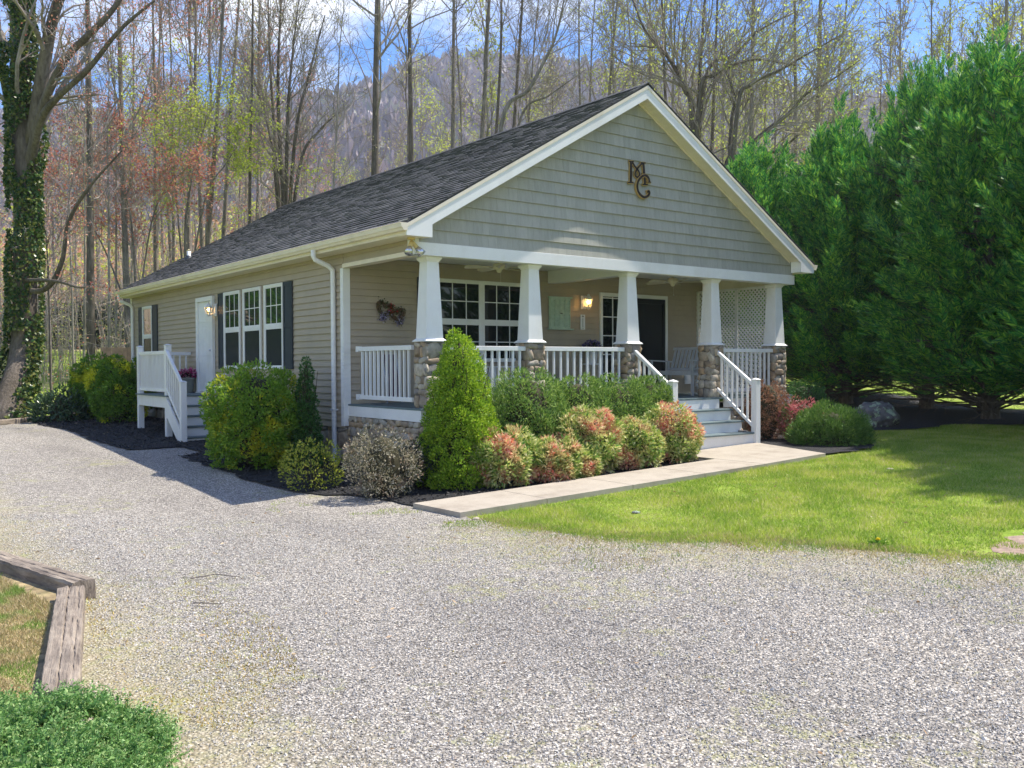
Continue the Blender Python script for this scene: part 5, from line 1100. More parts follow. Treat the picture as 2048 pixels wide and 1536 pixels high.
def buds(tips, td, n, sz, rg, spread=.10, box=None):
    k = rg.integers(0, len(tips), n); p = tips[k] + rg.normal(size=(n, 3)) * spread
    if box is not None: q = p[box(p)]; k = k[box(p)]; p = q
    d = nrm(rg.normal(size=(len(p), 3)) + td[k] * .5); mb = MB(); leafq(mb, p, d, sz * rg.uniform(.6, 1.4, len(p)), .75, rg); return mb
def tree(name, label, x, y, seed, H, r0, bark=None, bud=None, nbud=700, bsz=.06, group=None, z=None, box=None, **kw):
    z = float(gz(x, y)) - .05 if z is None else z
    root = empty(name, (x, y, z), label=label, cat='tree', group=group); T, C, tp, td = tree_mesh(seed, H, r0, **kw); off = lambda v: v
    for m_ in (T, C): m_.V = [v + np.array([x, y, z]) for v in m_.V]
    T.build('trunk', bark or BARK, root, smooth=True); rg = np.random.default_rng(seed + 500)
    if bud is not None:
        B = buds(tp, td, nbud, bsz, rg, box=box)
        if B.n: C.V += [v + np.array([x, y, z]) for v in B.V]; C.B += [(f + C.n, 1) for f, q in B.B]; C.n += B.n
    C.build('crown', [TWIG] + ([bud] if bud else []), root); return root
def at(u, v, D):
    return CAM + D * (CF + (u - 1024) / FPX * CR - (v - 768) / FPX * CU)
def leaning(u0, v0, u1, v1, D, H, D2=None):
    """foot and path of a trunk seen through two image points at depth D"""
    a = at(u0, v0, D); b = at(u1, v1, D2 or D); zf = float(gz(a[0], a[1])); s = (b - a) / (b[2] - a[2]); foot = a + s * (zf - a[2])
    n = 8; t = np.linspace(0, 1, n); return foot[0], foot[1], zf, s
# --- ivy-clad tree at the left
ix, iy = -3.25, 15.7; iz = float(gz(ix, iy)) - .05
def P3(u, v, D=26.0): q = at(u, v, D); return (q[0] - ix, q[1] - iy, q[2] - iz)
ist = [([(0, 0, 0), P3(45, 700), P3(50, 500), P3(48, 350), P3(42, 180), P3(38, 20), P3(36, -200), P3(40, -500)], [.36, .31, .30, .28, .26, .24, .2, .1]),
       ([P3(62, 290), P3(88, 130, 25.6), P3(108, 30, 25.3), P3(140, -60, 25), P3(180, -260, 24.6)], [.2, .17, .14, .1, .05]),
       ([P3(58, 330), P3(85, 215, 25.2), P3(130, 120, 24.6), P3(172, 75, 24.2), P3(225, 20, 24), P3(290, -80, 24)], [.15, .12, .1, .085, .07, .03]),
       ([P3(60, 340), P3(82, 240, 25), P3(120, 190, 24.4), P3(175, 140, 24), P3(240, 60, 23.6), P3(310, 0, 23.5)], [.12, .1, .08, .07, .05, .03]),
       ([P3(45, 578), P3(78, 582, 25.4), P3(104, 566, 25), P3(126, 515, 24.7), P3(137, 445, 24.4), P3(178, 375, 24), P3(245, 300, 23.6)], [.08, .075, .07, .06, .05, .04, .02]),
       ([P3(40, 560), P3(110, 562, 24.2), P3(160, 575, 23.6), P3(190, 568, 23.2)], [.06, .04, .03, .01]),
       ([P3(30, 250), P3(5, 140, 26.5), P3(-10, 0, 27), P3(-40, -200, 27)], [.14, .11, .08, .04])]
ivt = tree('ivy_clad_tree', 'large forked tree wrapped in dark ivy at the left edge of the photograph', ix, iy, 101, 17, .46, BARKD, BUDR, 2600, .05, z=iz, stems=ist, nb=15, blen=.30, sub=(7, 6), curl=.16, bup=.06)
def ivy():
    rg = np.random.default_rng(9); mb = MB()
    pts, rad = ist[0]; P = np.array(pts); n = 24000; t = rg.random(n) * 6.4; i = np.clip(t.astype(int), 0, len(P) - 2); f = (t - i)[:, None]; c = P[i] * (1 - f) + P[i + 1] * f; r = np.interp(t, np.arange(len(P)), rad)
    th = rg.uniform(0, 2 * PI, n); bulge = .10 + .16 * np.maximum(0, wob(th * 1.0, c[:, 2] * 1.2, 1.3, 77)) + .05 * rg.random(n)
    keep = (wob(th * 1.3, c[:, 2] * 1.0, 1.5, 78) > -.75) & ~((c[:, 2] < 2.6) & (np.cos(th + 2.3) > .8)); 
    o = np.column_stack([np.cos(th), np.sin(th), 0 * th]); p = (c + o * (r + bulge)[:, None])[keep] + np.array([ix, iy, iz]); o = o[keep]; m_ = len(p)
    d = nrm(o * .5 + rg.normal(size=(m_, 3)) * .6 + np.array([0, 0, -.5])); leafq(mb, p, d, rg.uniform(.07, .13, m_), .85, rg, nrm=o)
    mb.build('ivy', M_IVY, ivt)
ivy()
# --- the trunks one can tell apart behind the cottage: (u0,v0,u1,v1,depth,height,radius,bark,bud,nbud,label)
TR_ = [
 (182, 690, 178, 60, 34, 22, .24, BARKD, BUDR, 2200, 'thick straight red-budded trunk just right of the ivy-clad tree', dict(clear=.18)),
 (257, 680, 236, 20, 37, 23, .22, BARK, BUDR, 1800, 'dark straight trunk above the back left corner of the roof', dict(clear=.3)),
 (104, 840, 96, 560, 27, 8, .06, BARK, BUDY, 200, 'thin crooked sapling right of the ivy-clad trunk', dict(clear=.4)),
 (147, 775, 143, 400, 30, 11, .06, BARKL, BUDY, 200, 'slender pale sapling in front of the field, second from the ivy-clad trunk', dict(clear=.5)),
 (168, 690, 172, 420, 34.5, 13, .07, BARKL, BUDR, 200, 'pale thin stem touching the thick red-budded trunk', dict(clear=.4)),
 (219, 690, 216, 300, 36, 15, .09, BARKL, BUDR, 300, 'left one of two pale thin stems beside the back corner of the roof', dict(clear=.4)),
 (232, 690, 230, 300, 38, 15, .08, BARKL, BUDR, 300, 'right one of two pale thin stems beside the back corner of the roof', dict(clear=.4)),
 (312, 520, 308, 20, 44, 24, .17, BARK, BUDR, 1200, 'straight trunk with knotty bark above the vent pipe', dict(clear=.4)),
 (345, 500, 338, 60, 46, 22, .12, BARK, BUDR, 700, 'thin leaning trunk with a yellow-green branch cloud beside it', dict(clear=.4)),
 (420, 430, 452, 0, 42, 24, .22, BARK, BUDR, 900, 'left trunk of a crossing pair, leaning right as it rises', dict(clear=.45)),
 (449, 450, 474, 40, 45, 24, .20, BARK, BUDG, 900, 'right trunk of a crossing pair, grey and forked', dict(clear=.4)),
 (499, 440, 501, 0, 40, 24, .13, BARKD, None, 0, 'very straight narrow trunk standing alone above the roof slope', dict(clear=.55)),
 (662, 380, 678, 60, 38, 17, .10, BARKL, BUDY, 300, 'pale crooked young tree at the middle of the ridge line', dict(clear=.35)),
 (752, 345, 759, 0, 38, 25, .30, BARKD, BUDG, 400, 'thickest dark trunk rising behind the middle of the ridge', dict(clear=.42)),
 (823, 325, 820, 0, 42, 25, .25, BARKD, BUDG, 500, 'upright trunk with pale new leaves, next right of the thickest one', dict(clear=.5)),
 (904, 300, 904, 0, 45, 25, .24, BARK, None, 0, 'clean vertical trunk in front of the cloud gap', dict(clear=.6)),
 (926, 290, 920, 100, 42, 19, .11, BARK, None, 0, 'thin trunk right of the clean vertical one', dict(clear=.4)),
 (963, 275, 975, 0, 46, 26, .28, BARK, None, 0, 'smooth grey trunk with a slight right lean below the white cloud', dict(clear=.5)),
 (991, 268, 1003, 50, 44, 25, .18, BARKD, None, 0, 'forked dark trunk crossing the smooth grey one', dict(clear=.5)),
 (1027, 254, 1041, 0, 47, 25, .22, BARKD, None, 0, 'dark trunk left of the long diagonal limb', dict(clear=.45)),
 (1055, 235, 1075, 10, 50, 24, .15, BARK, BUDY, 200, 'narrow trunk right of the long diagonal limb', dict(clear=.45)),
 (1157, 205, 1153, 0, 50, 25, .15, BARK, BUDG, 900, 'thin trunk with pale green haze near the roof peak', dict(clear=.35)),
 (1180, 200, 1190, 0, 54, 25, .14, BARK, BUDG, 900, 'slightly leaning thin trunk left of the roof peak', dict(clear=.35)),
 (1222, 190, 1238, 20, 48, 25, .17, BARK, BUDG, 500, 'trunk rising just left of the roof peak', dict(clear=.4)),
 (1262, 175, 1250, 20, 50, 24, .14, BARK, BUDY, 400, 'thin trunk directly behind the roof peak', dict(clear=.4)),
 (1331, 200, 1325, 30, 46, 24, .19, BARKD, BUDG, 400, 'wavy trunk right of the roof peak', dict(clear=.35)),
 (1393, 270, 1412, 0, 44, 23, .22, BARKD, BUDG, 500, 'dark stout trunk behind the right roof slope', dict(clear=.3)),
 (1425, 290, 1436, 0, 46, 23, .20, BARKD, BUDG, 500, 'forked stout trunk right of the dark stout one', dict(clear=.3)),
 (1508, 300, 1512, 0, 50, 26, .30, BARK, BUDG, 600, 'broad grey trunk behind the left end of the cedar row', dict(clear=.4)),
 (1590, 260, 1590, 0, 52, 26, .24, BARK, BUDG, 600, 'straight trunk above the first cedars', dict(clear=.45)),
 (1636, 270, 1648, 0, 54, 26, .38, BARK, BUDG, 700, 'widest grey trunk above the cedar row', dict(clear=.4)),
 (1668, 270, 1690, 60, 50, 22, .18, BARK, BUDG, 900, 'trunk bent right and covered in fresh green, above the cedars', dict(clear=.3)),
 (1760, 240, 1762, 60, 56, 20, .16, BARK, BUDG, 900, 'small-crowned tree with yellow-green leaves above the cedars', dict(clear=.3)),
 (1898, 180, 1905, 30, 56, 22, .16, BARK, BUDY, 500, 'tree in front of the blue gap, left one', dict(clear=.35)),
 (1990, 170, 1982, 20, 56, 23, .20, BARK, BUDY, 500, 'tree with upright fan of limbs, right one by the blue gap', dict(clear=.35)),
 (2018, 110, 2016, 0, 44, 24, .24, BARK, BUDG, 300, 'pair-forming trunk at the right picture edge', dict(clear=.5)),
]
for i, (u0, v0, u1, v1, D, H, r, bk, bd, nb_, lab, kw) in enumerate(TR_):
    r *= .66; fx, fy, fz, s = leaning(u0, v0, u1, v1, D, H); rg = np.random.default_rng(900 + i); n = 11; t = np.linspace(0, 1, n)
    a = .012 * H * (.35 if r > .12 else .7); wx = np.cumsum(rg.normal(size=n)) * a * .35; wy = np.cumsum(rg.normal(size=n)) * a * .35
    path = np.column_stack([s[0] * t * H + wx * t, s[1] * t * H + wy * t, t * H])
    tree('bare_tree', lab, fx, fy, 200 + i, H, r, bk, bd, nb_, .065 if bd is not BUDG else .085, z=fz - .05, path=path, nb=22 if r > .15 else 15, blen=.30, sub=(7, 7), curl=.17, bup=.10, minr=.011, **kw)
# multi-stemmed tree on the left half of the ridge and leaning limbs on the right
def fan_tree(label, u0, v0, D, tops, seed, rad, bk, bd, nbud, **kw):
    f = at(u0, v0, D); fx, fy = f[0], f[1]; fz = float(gz(fx, fy)); o = np.array([fx, fy, fz])
    base = at(u0, v0, D) - o; st_ = []; rad = rad * .72
    for i, tp in enumerate(tops):
        pts = [np.array([0, 0, 0.]) if i == 0 else base * .5 * (1 if v0 else 1)] + [base] * (i == 0) + [at(u, v, D + dd) - o for u, v, dd in tp]
        rr = np.linspace(rad * (1 if i == 0 else .7), rad * .15, len(pts)); st_.append((pts, rr))
    return tree('multi_stem_tree', label, fx, fy, seed, 20, rad, bk, bd, nbud, .095, z=fz, stems=st_, **kw)
fan_tree('many-stemmed vase-shaped tree above the left half of the ridge', 568, 420, 42, [[(560, 300, 0), (556, 150, 0), (562, 0, 0), (566, -160, 0)], [(548, 250, 1), (540, 120, 1), (535, -40, 1)], [(575, 250, -1), (584, 120, -1), (600, -20, -1)], [(590, 280, -2), (618, 150, -2), (650, 30, -2)], [(545, 300, 2), (515, 180, 2), (480, 90, 2)], [(600, 330, 0), (640, 260, 0), (690, 215, 0)]], 301, .20, BARKD, BUDY, 900, nb=34, blen=.42, sub=(6, 6), bup=.14)
fan_tree('many-stemmed tree with long limbs sweeping up to the right over the cedars', 1450, 360, 39, [[(1480, 310, 0), (1532, 262, 0), (1580, 225, 0), (1612, 188, 0), (1656, 165, 0), (1720, 120, 0)], [(1462, 260, 1), (1470, 200, 1), (1455, 150, 1), (1440, 90, 1)], [(1475, 220, -1), (1500, 170, -1), (1560, 140, -1), (1620, 105, -1), (1700, 60, -1)], [(1500, 330, 2), (1560, 300, 2), (1620, 255, 2), (1700, 240, 2)]], 302, .2, BARKD, BUDG, 2200, nb=44, blen=.45, sub=(7, 6), bup=.05)
fan_tree('low crooked tree whose limbs spread left and right of the roof peak', 1385, 250, 41, [[(1370, 180, 0), (1340, 120, 0), (1290, 60, 0), (1255, -30, 0)], [(1410, 160, 1), (1470, 110, 1), (1520, 60, 1), (1600, 20, 1)], [(1400, 190, -1), (1430, 150, -1), (1500, 120, -1), (1590, 130, -1)]], 303, .24, BARKD, BUDG, 1800, nb=40, blen=.45, sub=(7, 6), bup=.06)
fan_tree('curved diagonal tree crossing the trunks behind the ridge', 1000, 268, 40, [[(1058, 178, 0), (1095, 110, 0), (1112, 70, 0), (1128, 0, 0), (1150, -120, 0)], [(1040, 240, 1), (1100, 190, 1), (1170, 140, 1)]], 304, .16, BARK, None, 0, nb=26, blen=.35, sub=(6, 6), bup=.08)
fan_tree('young tree in fresh yellow-green leaf beside the crossing pair of trunks', 370, 480, 39, [[(380, 380, 0), (400, 280, 0), (420, 220, 0)], [(350, 360, 1), (345, 260, 1)], [(410, 400, 0), (450, 330, 0), (470, 300, 0)]], 305, .09, BARK, BUDG, 9000, nb=34, blen=.6, sub=(7, 6), bup=.05)
fan_tree('red-budded understorey maple above the left end of the roof', 270, 560, 37, [[(262, 440, 0), (240, 350, 0), (215, 280, 0)], [(300, 460, 0), (330, 380, 0), (380, 330, 0)], [(200, 480, 1), (140, 400, 1), (90, 350, 1)]], 306, .08, BARK, BUDR, 9000, nb=40, blen=.65, sub=(7, 6), bup=.03)
# --- woodland on the slope: copies of a few bare trees
def proto(seed, H, r, bd, nb_, name='woodland_tree', **kw):
    T, C, tp, td = tree_mesh(seed, H, r, minr=.02, tw=1.0, **kw); rg = np.random.default_rng(seed); mb = MB()
    mb.V = T.V + C.V; mb.B = [(f, 0) for f, q in T.B] + [(f + T.n, 1) for f, q in C.B]; mb.n = T.n + C.n
    B = buds(tp, td, nb_, .15, rg, .25)
    mb.V += B.V; mb.B += [(f + mb.n, 2) for f, q in B.B]; mb.n += B.n
    return mb, [BARK if seed % 2 else BARKL, TWIG, bd]
KINDS = [(BUDR, 500, 'red-budded bare tree on the slope behind the cottage', 'red-budded woodland trees'), (BUDG, 700, 'bare tree with fresh green leaf specks on the slope', 'green-specked woodland trees'), (BUDY, 260, 'grey bare tree with pale buds on the wooded slope', 'grey bare woodland trees'), (BUDO, 900, 'orange-budded tree on the slope', 'orange-budded woodland trees')]
protos = []
for i in range(8):
    k = [2, 1, 0, 2, 1, 0, 2, 3][i]; bd, nb_, lab, grp = KINDS[k]; mb, mats = proto(400 + i, 19 + (i * 7) % 6, .12 + .015 * (i % 3), bd, nb_ * (2 if i == 4 else 1), clear=.3 + .05 * (i % 4), nb=18, blen=.28, sub=(5, 4), curl=.18, bup=.12)
    o = mb.build('woodland_tree', mats, label=lab, cat='tree', group=grp); protos.append((o, k))
def relabel(c, k, u, D):
    bands = [(-50, 'beyond the left picture edge'), (260, 'left of the cottage beyond the field'), (480, 'above the far left end of the roof'), (700, 'above the left half of the ridge'), (950, 'behind the middle of the ridge line'), (1200, 'left of the roof peak'), (1420, 'right of the roof peak'), (1640, 'above the left end of the cedar row'), (1850, 'above the middle of the cedar row'), (2060, 'above the cedars at the right picture edge'), (1e9, 'beyond the right picture edge')]
    pl = next(t for b, t in bands if u < b); kind_ = ['red-budded bare tree', 'tree speckled with fresh green', 'grey bare tree with pale buds', 'orange-budded tree'][k]
    c['label'] = '%s %s %s' % ('nearer' if D < 66 else ('farther' if D < 92 else 'distant'), kind_, pl)
rg = np.random.default_rng(77); first = set(); cnt = 0
cand = []
while cnt < 120:
    u = rg.uniform(-420, 2450); D = 48 + 70 * rg.random(); x, y = spot(u, D)
    if any((x - a) ** 2 + (y - b) ** 2 < (1.6 + .02 * D) ** 2 for a, b in cand): continue
    if u < 300 and D < 56: continue
    cand.append((x, y)); q = rg.random()
    if u < 700: w_ = [2, 5, 0, 7, 3, 5, 4] if D < 90 else [2, 5, 7, 7, 1, 4]
    elif u < 1250: w_ = [0, 3, 6, 1, 4, 3]
    else: w_ = [0, 3, 1, 4, 6, 4, 1]
    o, k = protos[w_[rg.integers(len(w_))]]
    if o.name in first: c = o.copy(); sc.collection.objects.link(c)
    else: c = o; first.add(o.name)
    c.location = (x, y, float(gz(x, y)) - .1); c.rotation_euler = (0, 0, rg.uniform(0, 6.28)); s = rg.uniform(.55, .95); c.scale = (s, s, s * rg.uniform(.9, 1.15)); cnt += 1; relabel(c, k, u, D)
for q in range(75):
    u = rg.uniform(1180, 2300) if q < 58 else rg.uniform(60, 700); D = rg.uniform(46, 84); x, y = spot(u, D); o, k = protos[[0, 3, 1, 4, 6, 1][rg.integers(6)] if u > 1000 else [2, 5, 0][rg.integers(3)]]
    c = o.copy(); sc.collection.objects.link(c); c.location = (x, y, float(gz(x, y)) - .1); c.rotation_euler = (0, 0, rg.uniform(0, 6.28)); s = rg.uniform(.85, 1.25); c.scale = (s * .8, s * .8, s); relabel(c, k, u, D)
for o, k in protos:
    if o.name not in first: bpy.data.objects.remove(o)
# --- brushy understorey and the far wood (stuff)
TWIG2 = barkmat('tan_pink_twig', (.34, .28, .24), (.52, .45, .39))  # paler tan-pink twig bark for the brush and hillside wood
def thicket(name, n, Dr, ur, hr, seed, mats, leafn=10, tsz=.05, wd=.012, z0=0., lsz=.1, tall=.5):
    rg = np.random.default_rng(seed); mb = MB(); u = rg.uniform(*ur, n); D = Dr[0] + (Dr[1] - Dr[0]) * rg.random(n) ** 1.0
    X = CAM[0] + D * (CF[0] + (u - 1024) / FPX * CR[0]); Y = CAM[1] + D * (CF[1] + (u - 1024) / FPX * CR[1]); Z = gz(X, Y) + z0; B0 = np.column_stack([X, Y, Z]); h = hr[0] + (hr[1] - hr[0]) * rg.random(n) ** 2
    top = B0 + np.column_stack([rg.normal(0, .12, n) * h, rg.normal(0, .12, n) * h, h]); prisms(mb, B0, top, wd * (1 + h * .12), .3 * wd * (1 + h * .12), 3, 0)
    for j in range(5):
        t = rg.uniform(.2, 1, n)[:, None]; a = B0 * (1 - t) + top * t; d = nrm(rg.normal(size=(n, 3)) * [1, 1, .3] + [0, 0, tall]); b = a + d * (h * rg.uniform(.12, .34, n))[:, None]; prisms(mb, a, b, np.full(n, wd * .6), np.full(n, wd * .3), 3, 0)
        for q in range(2):
            t2 = rg.uniform(.3, 1, n)[:, None]; a2 = a * (1 - t2) + b * t2; d2 = nrm(d + rg.normal(size=(n, 3)) * .7); b2 = a2 + d2 * (h * rg.uniform(.08, .2, n))[:, None]; prisms(mb, a2, b2, np.full(n, wd * .4), np.full(n, wd * .25), 3, 0)
            for m_ in range(leafn // 10 + 1):
                kk = rg.random(n) < leafn / 10.; pp = (a2 * .4 + b2 * .6)[kk] + rg.normal(size=(kk.sum(), 3)) * .25; mi = 1 + (wob(X[kk], Y[kk], .12, seed + 3) > rg.normal(0, .7, kk.sum())).astype(int)
                for w2 in (1, 2):
                    s_ = mi == w2
                    if s_.sum(): leafq(mb, pp[s_], nrm(rg.normal(size=(s_.sum(), 3))), lsz * rg.uniform(.6, 1.4, s_.sum()), .8, rg, w2)
    return mb.build(name, [TWIG2] + mats, kind='stuff')
thicket('understorey_brush', 2600, (42, 90), (-300, 2350), (1.5, 9), 1, [BUDY, BUDR], 16, wd=.018, lsz=.11)
thicket('understorey_brush', 420, (31, 44), (-250, 420), (.8, 4.5), 5, [BUDR, BUDG], 8, wd=.012, lsz=.06)
thicket('hillside_wood', 5200, (80, 300), (-500, 2600), (4, 10), 2, [BUDO, BUDG], 28, wd=.06, lsz=.45, tall=1.2)
# evergreen understorey by the field
for i, (u, D, w_, h, lab) in enumerate(((120, 52, 5.0, 2.6, 'dark evergreen thicket at the far edge of the field, left one'), (200, 53, 5.5, 2.8, 'dark evergreen thicket at the far edge of the field, right one'), (20, 54, 5, 2.4, 'evergreen thicket at the far edge of the field behind the ivy-clad tree'))):
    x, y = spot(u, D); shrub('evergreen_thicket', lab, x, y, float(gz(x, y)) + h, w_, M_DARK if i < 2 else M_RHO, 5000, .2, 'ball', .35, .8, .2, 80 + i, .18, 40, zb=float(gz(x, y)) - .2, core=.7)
# ================================================================== MOUNTAIN
def mountain():
    U = np.array([-3200, -1500, -600, -100, 60, 135, 250, 400, 550, 650, 700, 760, 830, 900, 1000, 1060, 1150, 1300, 1450, 1600, 1700, 1800, 1880, 1960, 2048, 2200, 2700, 3500, 5000]); Vr = np.array([330, 260, 235, 222, 212, 203, 218, 200, 188, 172, 166, 148, 110, 96, 100, 106, 112, 130, 150, 172, 185, 190, 160, 142, 150, 180, 250, 300, 340])
    us = np.linspace(-1900, 3900, 440); vr = np.interp(us, U, Vr); D0, D1 = 300., 720.; rows = 130; rg = np.random.default_rng(3)
    Zr = CAM[2] + (727 - vr) / FPX * D1 - 9; t = np.linspace(0, 1, rows)[:, None]; D = D0 + (D1 - D0) * t; cx = (us[None] - 1024) / FPX; X = CAM[0] + D * (CF[0] + cx * CR[0]) / 1; Y = CAM[1] + D * (CF[1] + cx * CR[1])
    z0 = gz(X[:1], Y[:1]) - 6; Z = z0 * (1 - t) + Zr[None] * t + 0; Z = z0 + (Zr[None] - z0) * (t ** 1.15)
    r = 0
    for k in range(9): a = rg.uniform(0, 6.28); r = r + np.abs(np.sin((X * math.cos(a) + Y * math.sin(a)) * rg.uniform(.008, .03) + rg.uniform(0, 6)))
    Z = Z + (r - 5.6) * 9 * np.sin(np.clip(t, 0, 1) * PI) ; Z += rg.normal(0, 1.5, Z.shape) * np.minimum(1, 8 * (1 - t) + .35)
    mb = MB(); k = len(us); i = np.arange(rows - 1)[:, None] * k; j = np.arange(k - 1)[None]; mb.add(np.stack([X, Y, Z], -1).reshape(-1, 3), np.stack([i + j, i + j + 1, i + k + j + 1, i + k + j], -1).reshape(-1, 4))
    mt, t_, p, o = newmat('wooded_mountain'); p.inputs['Roughness'].default_value = 1; p.inputs['Specular IOR Level'].default_value = .05
    n = noise(t_, .018, 8, .72); n2 = noise(t_, .35, 6, .75)
    r_ = ramp(t_, [(.3, (.15, .125, .15)), (.45, (.22, .18, .19)), (.55, (.28, .2, .18)), (.62, (.18, .2, .12)), (.75, (.24, .2, .22))]); t_.links.new(n.outputs[0], r_.inputs[0])
    r2 = ramp(t_, [(.35, (.5, .5, .5)), (.65, (1.5, 1.5, 1.45))]); t_.links.new(n2.outputs[0], r2.inputs[0]); t_.links.new(mixc(t_, r_.outputs[0], r2.outputs[0], 1, 'MULTIPLY'), p.inputs['Base Color']); bump(t_, p, n2.outputs[0], 1, 4)
    mb.build('mountain', mt, smooth=False, kind='structure')
    # tree crowns on the mountain: small upright tufts
    n_ = 26000; a = rg.integers(0, rows, n_); b = rg.integers(0, k, n_); sel = (us[b] > -700) & (us[b] < 2700); a, b = a[sel], b[sel]; n_ = len(a); P = np.stack([X, Y, Z], -1)[a, b] + rg.normal(size=(n_, 3)) * [3, 3, 0]; P[:, 2] -= 1
    h = rg.uniform(5, 12, n_); mb = MB()
    for q in range(3): leafq(mb, P + rg.normal(size=(n_, 3)) * [1.5, 1.5, .3], nrm(np.array([0, 0, 1.]) + rg.normal(size=(n_, 3)) * .25), h, .55, rg)
    MT = leafmat('mountain_crown', G((.19, .16, .19), (.27, .22, .24), (.33, .24, .22), (.22, .23, .15)), trans=.15); mb.build('mountain_wood', MT, kind='stuff')
mountain()
# ================================================================== CEDAR ROW
def cedar_proto(seed, H, Rm, nfr):
    """crown made of many upward-sweeping plumes, each a feather of sprays"""
    rg = np.random.default_rng(seed); F = MB(); npl = 190; t = (np.arange(npl) + rg.random(npl)) / npl; t = t ** 1.05; zb = .85 + t * (H - 2.6); th = np.arange(npl) * 2.39996 + rg.normal(size=npl) * .4
    prof = np.where(t < .1, .8 + 2 * t, 1.0) * (1 - t ** 3.0) ** .55; lob = 1 + .16 * wob(th, zb * .7, 2.0, seed) + .12 * rg.normal(size=npl)
    o = np.column_stack([np.cos(th), np.sin(th), 0 * th]); Rr = Rm * prof * lob
    base = np.column_stack([0 * t, 0 * t, zb - .1]) + o * (Rr * .35)[:, None]; tip = np.column_stack([0 * t, 0 * t, zb + .35 + .9 * t + 1.1 * t ** 4 + .3 * rg.normal(size=npl)]) + o * (Rr * (1.02 - .25 * t))[:, None]
    npf = nfr // npl; i = np.repeat(np.arange(npl), npf); s = rg.random(npl * npf) ** .7; ax = nrm(tip - base)[i]; Lp = np.linalg.norm(tip - base, axis=1)[i]
    wdt = (.07 + .27 * np.sin(np.clip(1 - s, 0, 1) * PI * .62)) * (.8 + .4 * rg.random(len(i))); q = nrm(np.cross(ax, rg.normal(size=(len(i), 3)))); p = base[i] + ax * (Lp * s)[:, None] + np.array([0, 0, 1.]) * (s * (1 - s) * -.35 * Lp)[:, None] + q * (wdt * rg.random(len(i)) ** .6)[:, None]
    d = nrm(ax * .9 + q * .42 + np.array([0, 0, .30]) + rg.normal(size=p.shape) * .12); side = nrm(np.cross(d, np.array([0, 0, 1.]) + .4 * rg.normal(size=p.shape))); n = len(p); L_ = rg.uniform(.24, .48, n)
    Pb, Db, Lb = [], [], []
    for j in range(8):
        u = (j + .6) / 8.5
        for sg in (-1, 1):
            dd = nrm(d * 1.0 + side * sg * .62 + rg.normal(size=(n, 3)) * .08); Pb.append(p + d * (L_ * u)[:, None]); Db.append(dd); Lb.append(L_ * .42 * (1.1 - .75 * u) * rg.uniform(.8, 1.2, n))
    Pb.append(p + d * (L_ * .5)[:, None]); Db.append(d); Lb.append(L_ * .55)
    nv = np.cross(np.tile(d, (17, 1)), np.tile(side, (17, 1))); leafq(F, np.vstack(Pb), np.vstack(Db), np.concatenate(Lb), .20, rg, nrm=nv * 3)
    Tm = MB(); Tm.tube([(0, 0, -.3), (.03, 0, .5), (0, .04, 2.5), (0, 0, H * .8)], [.24, .19, .15, .04], 10)
    n = 190; zz = .25 + rg.random(n) ** 1.5 * (H * .75); a = rg.uniform(0, 2 * PI, n); A = np.column_stack([0 * zz, 0 * zz, zz]); dr_ = nrm(np.column_stack([np.cos(a), np.sin(a), rg.uniform(.0, .7, n)])); Lr = Rm * np.where(zz < 1.2, .95, .8) * rg.uniform(.7, 1.1, n)
    m1 = A + dr_ * (Lr * .5)[:, None]; B = m1 + nrm(dr_ + [0, 0, -.1]) * (Lr * .5)[:, None]; prisms(Tm, A, m1, np.full(n, .03), np.full(n, .018), 4); prisms(Tm, m1, B, np.full(n, .018), np.full(n, .006), 3)
    for q_ in range(7): c = m1 + (B - m1) * rg.random((n, 1)); e = c + nrm(dr_ + rg.normal(size=(n, 3)) * .7) * .5; prisms(Tm, c, e, np.full(n, .007), np.full(n, .003), 3)
    return F, Tm
def cedarmat():
    m_ = leafmat('cedar_spray', G((.02, .13, .04), (.05, .24, .055), (.15, .42, .06), (.44, .68, .09)), trans=.26, rough=.45); return m_
CED = cedarmat(); crd = []
cedars = [(17.4, 9.9, 7.3, 'cedar at the far end of the row, mostly hidden behind the cottage roof'), (17.3, 7.0, 7.6, 'cedar second from the far end of the row, behind the right eave'), (17.0, 3.6, 8.0, 'cedar with the darkest bare trunk, right of the boulder'),
 (17.5, 1.4, 8.9, 'cedar whose thin pointed top stands out in the middle of the row'), (15.3, -1.4, 8.5, 'cedar with the nearest visible bare trunk, at the right picture edge'), (14.6, -4.4, 10.2, 'tallest dark cedar cut off by the right picture edge'), (11.4, -7.4, 10.5, 'cedar standing outside the frame that shades the lawn'), (18.5, 12.6, 7.6, 'cedar beyond the far end of the row'),
 (18.6, 5.3, 7.6, 'cedar set back between the two left-hand trunks of the row'), (17.4, -.3, 8.3, 'cedar set back between the pointed top and the right picture edge'), (18.4, 8.4, 7.4, 'cedar set back behind the right end of the roof'), (13.3, -6.0, 10.0, 'cedar just outside the right picture edge')]
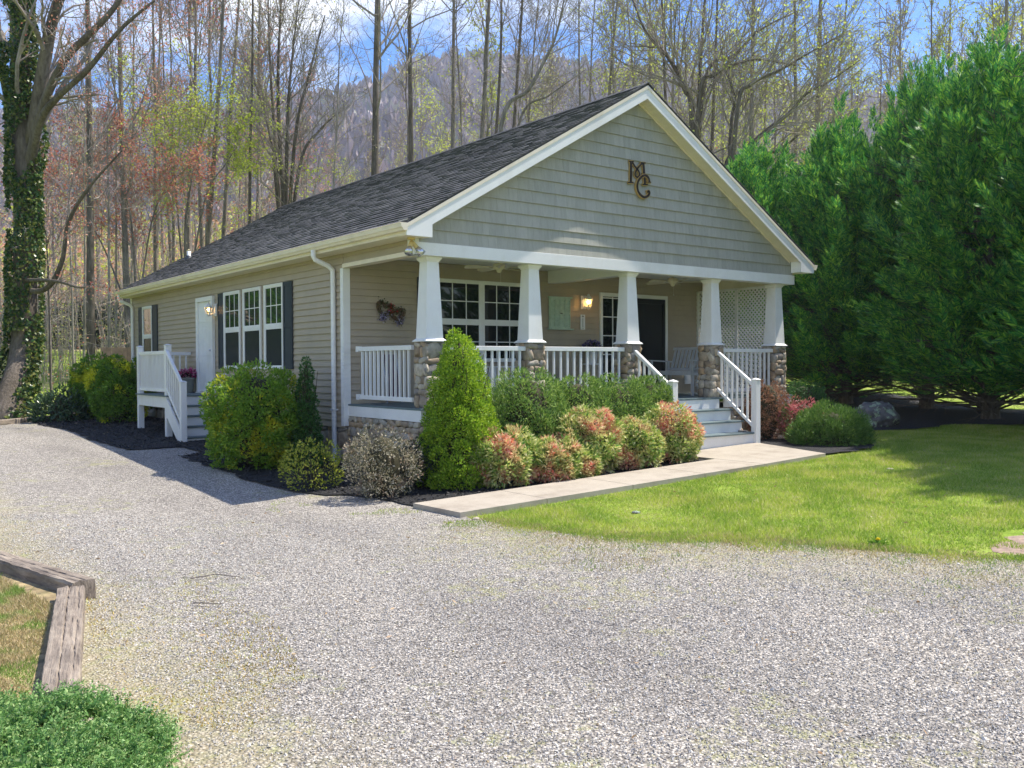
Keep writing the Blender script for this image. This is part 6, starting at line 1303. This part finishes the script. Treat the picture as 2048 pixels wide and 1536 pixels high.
pr_ = [cedar_proto(700 + i, 9.0, 2.7, 12600) for i in range(3)]; pm_ = []
for i, (x, y, h, lab) in enumerate(cedars):
    z = float(gz(x, y)) - .05
    if i < 3:
        r_ = empty('cedar_tree', (x, y, z), label=lab, cat='conifer tree', group='row of tall green cedars'); F, Tm = pr_[i]
        for mb_, nm, mt_ in ((F, 'crown', CED), (Tm, 'trunk', BARKD)):
            o = mb_.build(nm, mt_); o.parent = r_
        pm_.append(r_)
    else:
        r_ = copy_tree(pm_[i % 3]); r_.location = (x, y, z); r_['label'] = lab; r_.rotation_euler = (0, 0, i * 1.7)
    s = h / 9.0; r_.scale = (1.0, 1.0, s)

# ================================================================== HAZE
hz = MB(); hz.box(-1250, -1150, -9, 1950, 1550, 232)
hm = bpy.data.materials.new('valley_haze'); hm.use_nodes = True; hn = hm.node_tree; hn.nodes.clear(); ho = hn.nodes.new('ShaderNodeOutputMaterial'); hv = hn.nodes.new('ShaderNodeVolumePrincipled')
hv.inputs['Color'].default_value = (.78, .86, 1.0, 1); hv.inputs['Density'].default_value = .00038; hv.inputs['Anisotropy'].default_value = .3; hn.links.new(hv.outputs[0], ho.inputs['Volume'])
hz.build('haze', hm, kind='stuff')

# unseen cedars added left of the frame to darken the side window reflections
for i, (x, y, h) in enumerate(((-9.5, 21, 8.5), (-13.5, 24, 9), (-12.5, 17, 7.5), (-18, 27, 10), (-17, 20, 9), (-23, 25, 10), (-8.5, 27, 9.5), (-27, 33, 11))):
    r_ = copy_tree(pm_[i % 3]); r_.location = (x, y, float(gz(x, y)) - .05); r_.rotation_euler = (0, 0, i * 2.1); r_.scale = (1, 1, h / 9.0); r_['label'] = 'unseen evergreen added left of the frame to be mirrored in the side windows'; r_['group'] = 'added evergreens left of the frame'
# scattered dry leaves
chips('fallen_leaves', [(-6, -9), (3, -11), (10, -5), (7, -2.9), (-1, -2.8), (-2.4, 1), (-5.5, 1)], 900, .04, leafmat('dry_leaf', G((.30, .18, .09), (.45, .30, .16), (.55, .45, .30)), trans=.2), .035, 55)
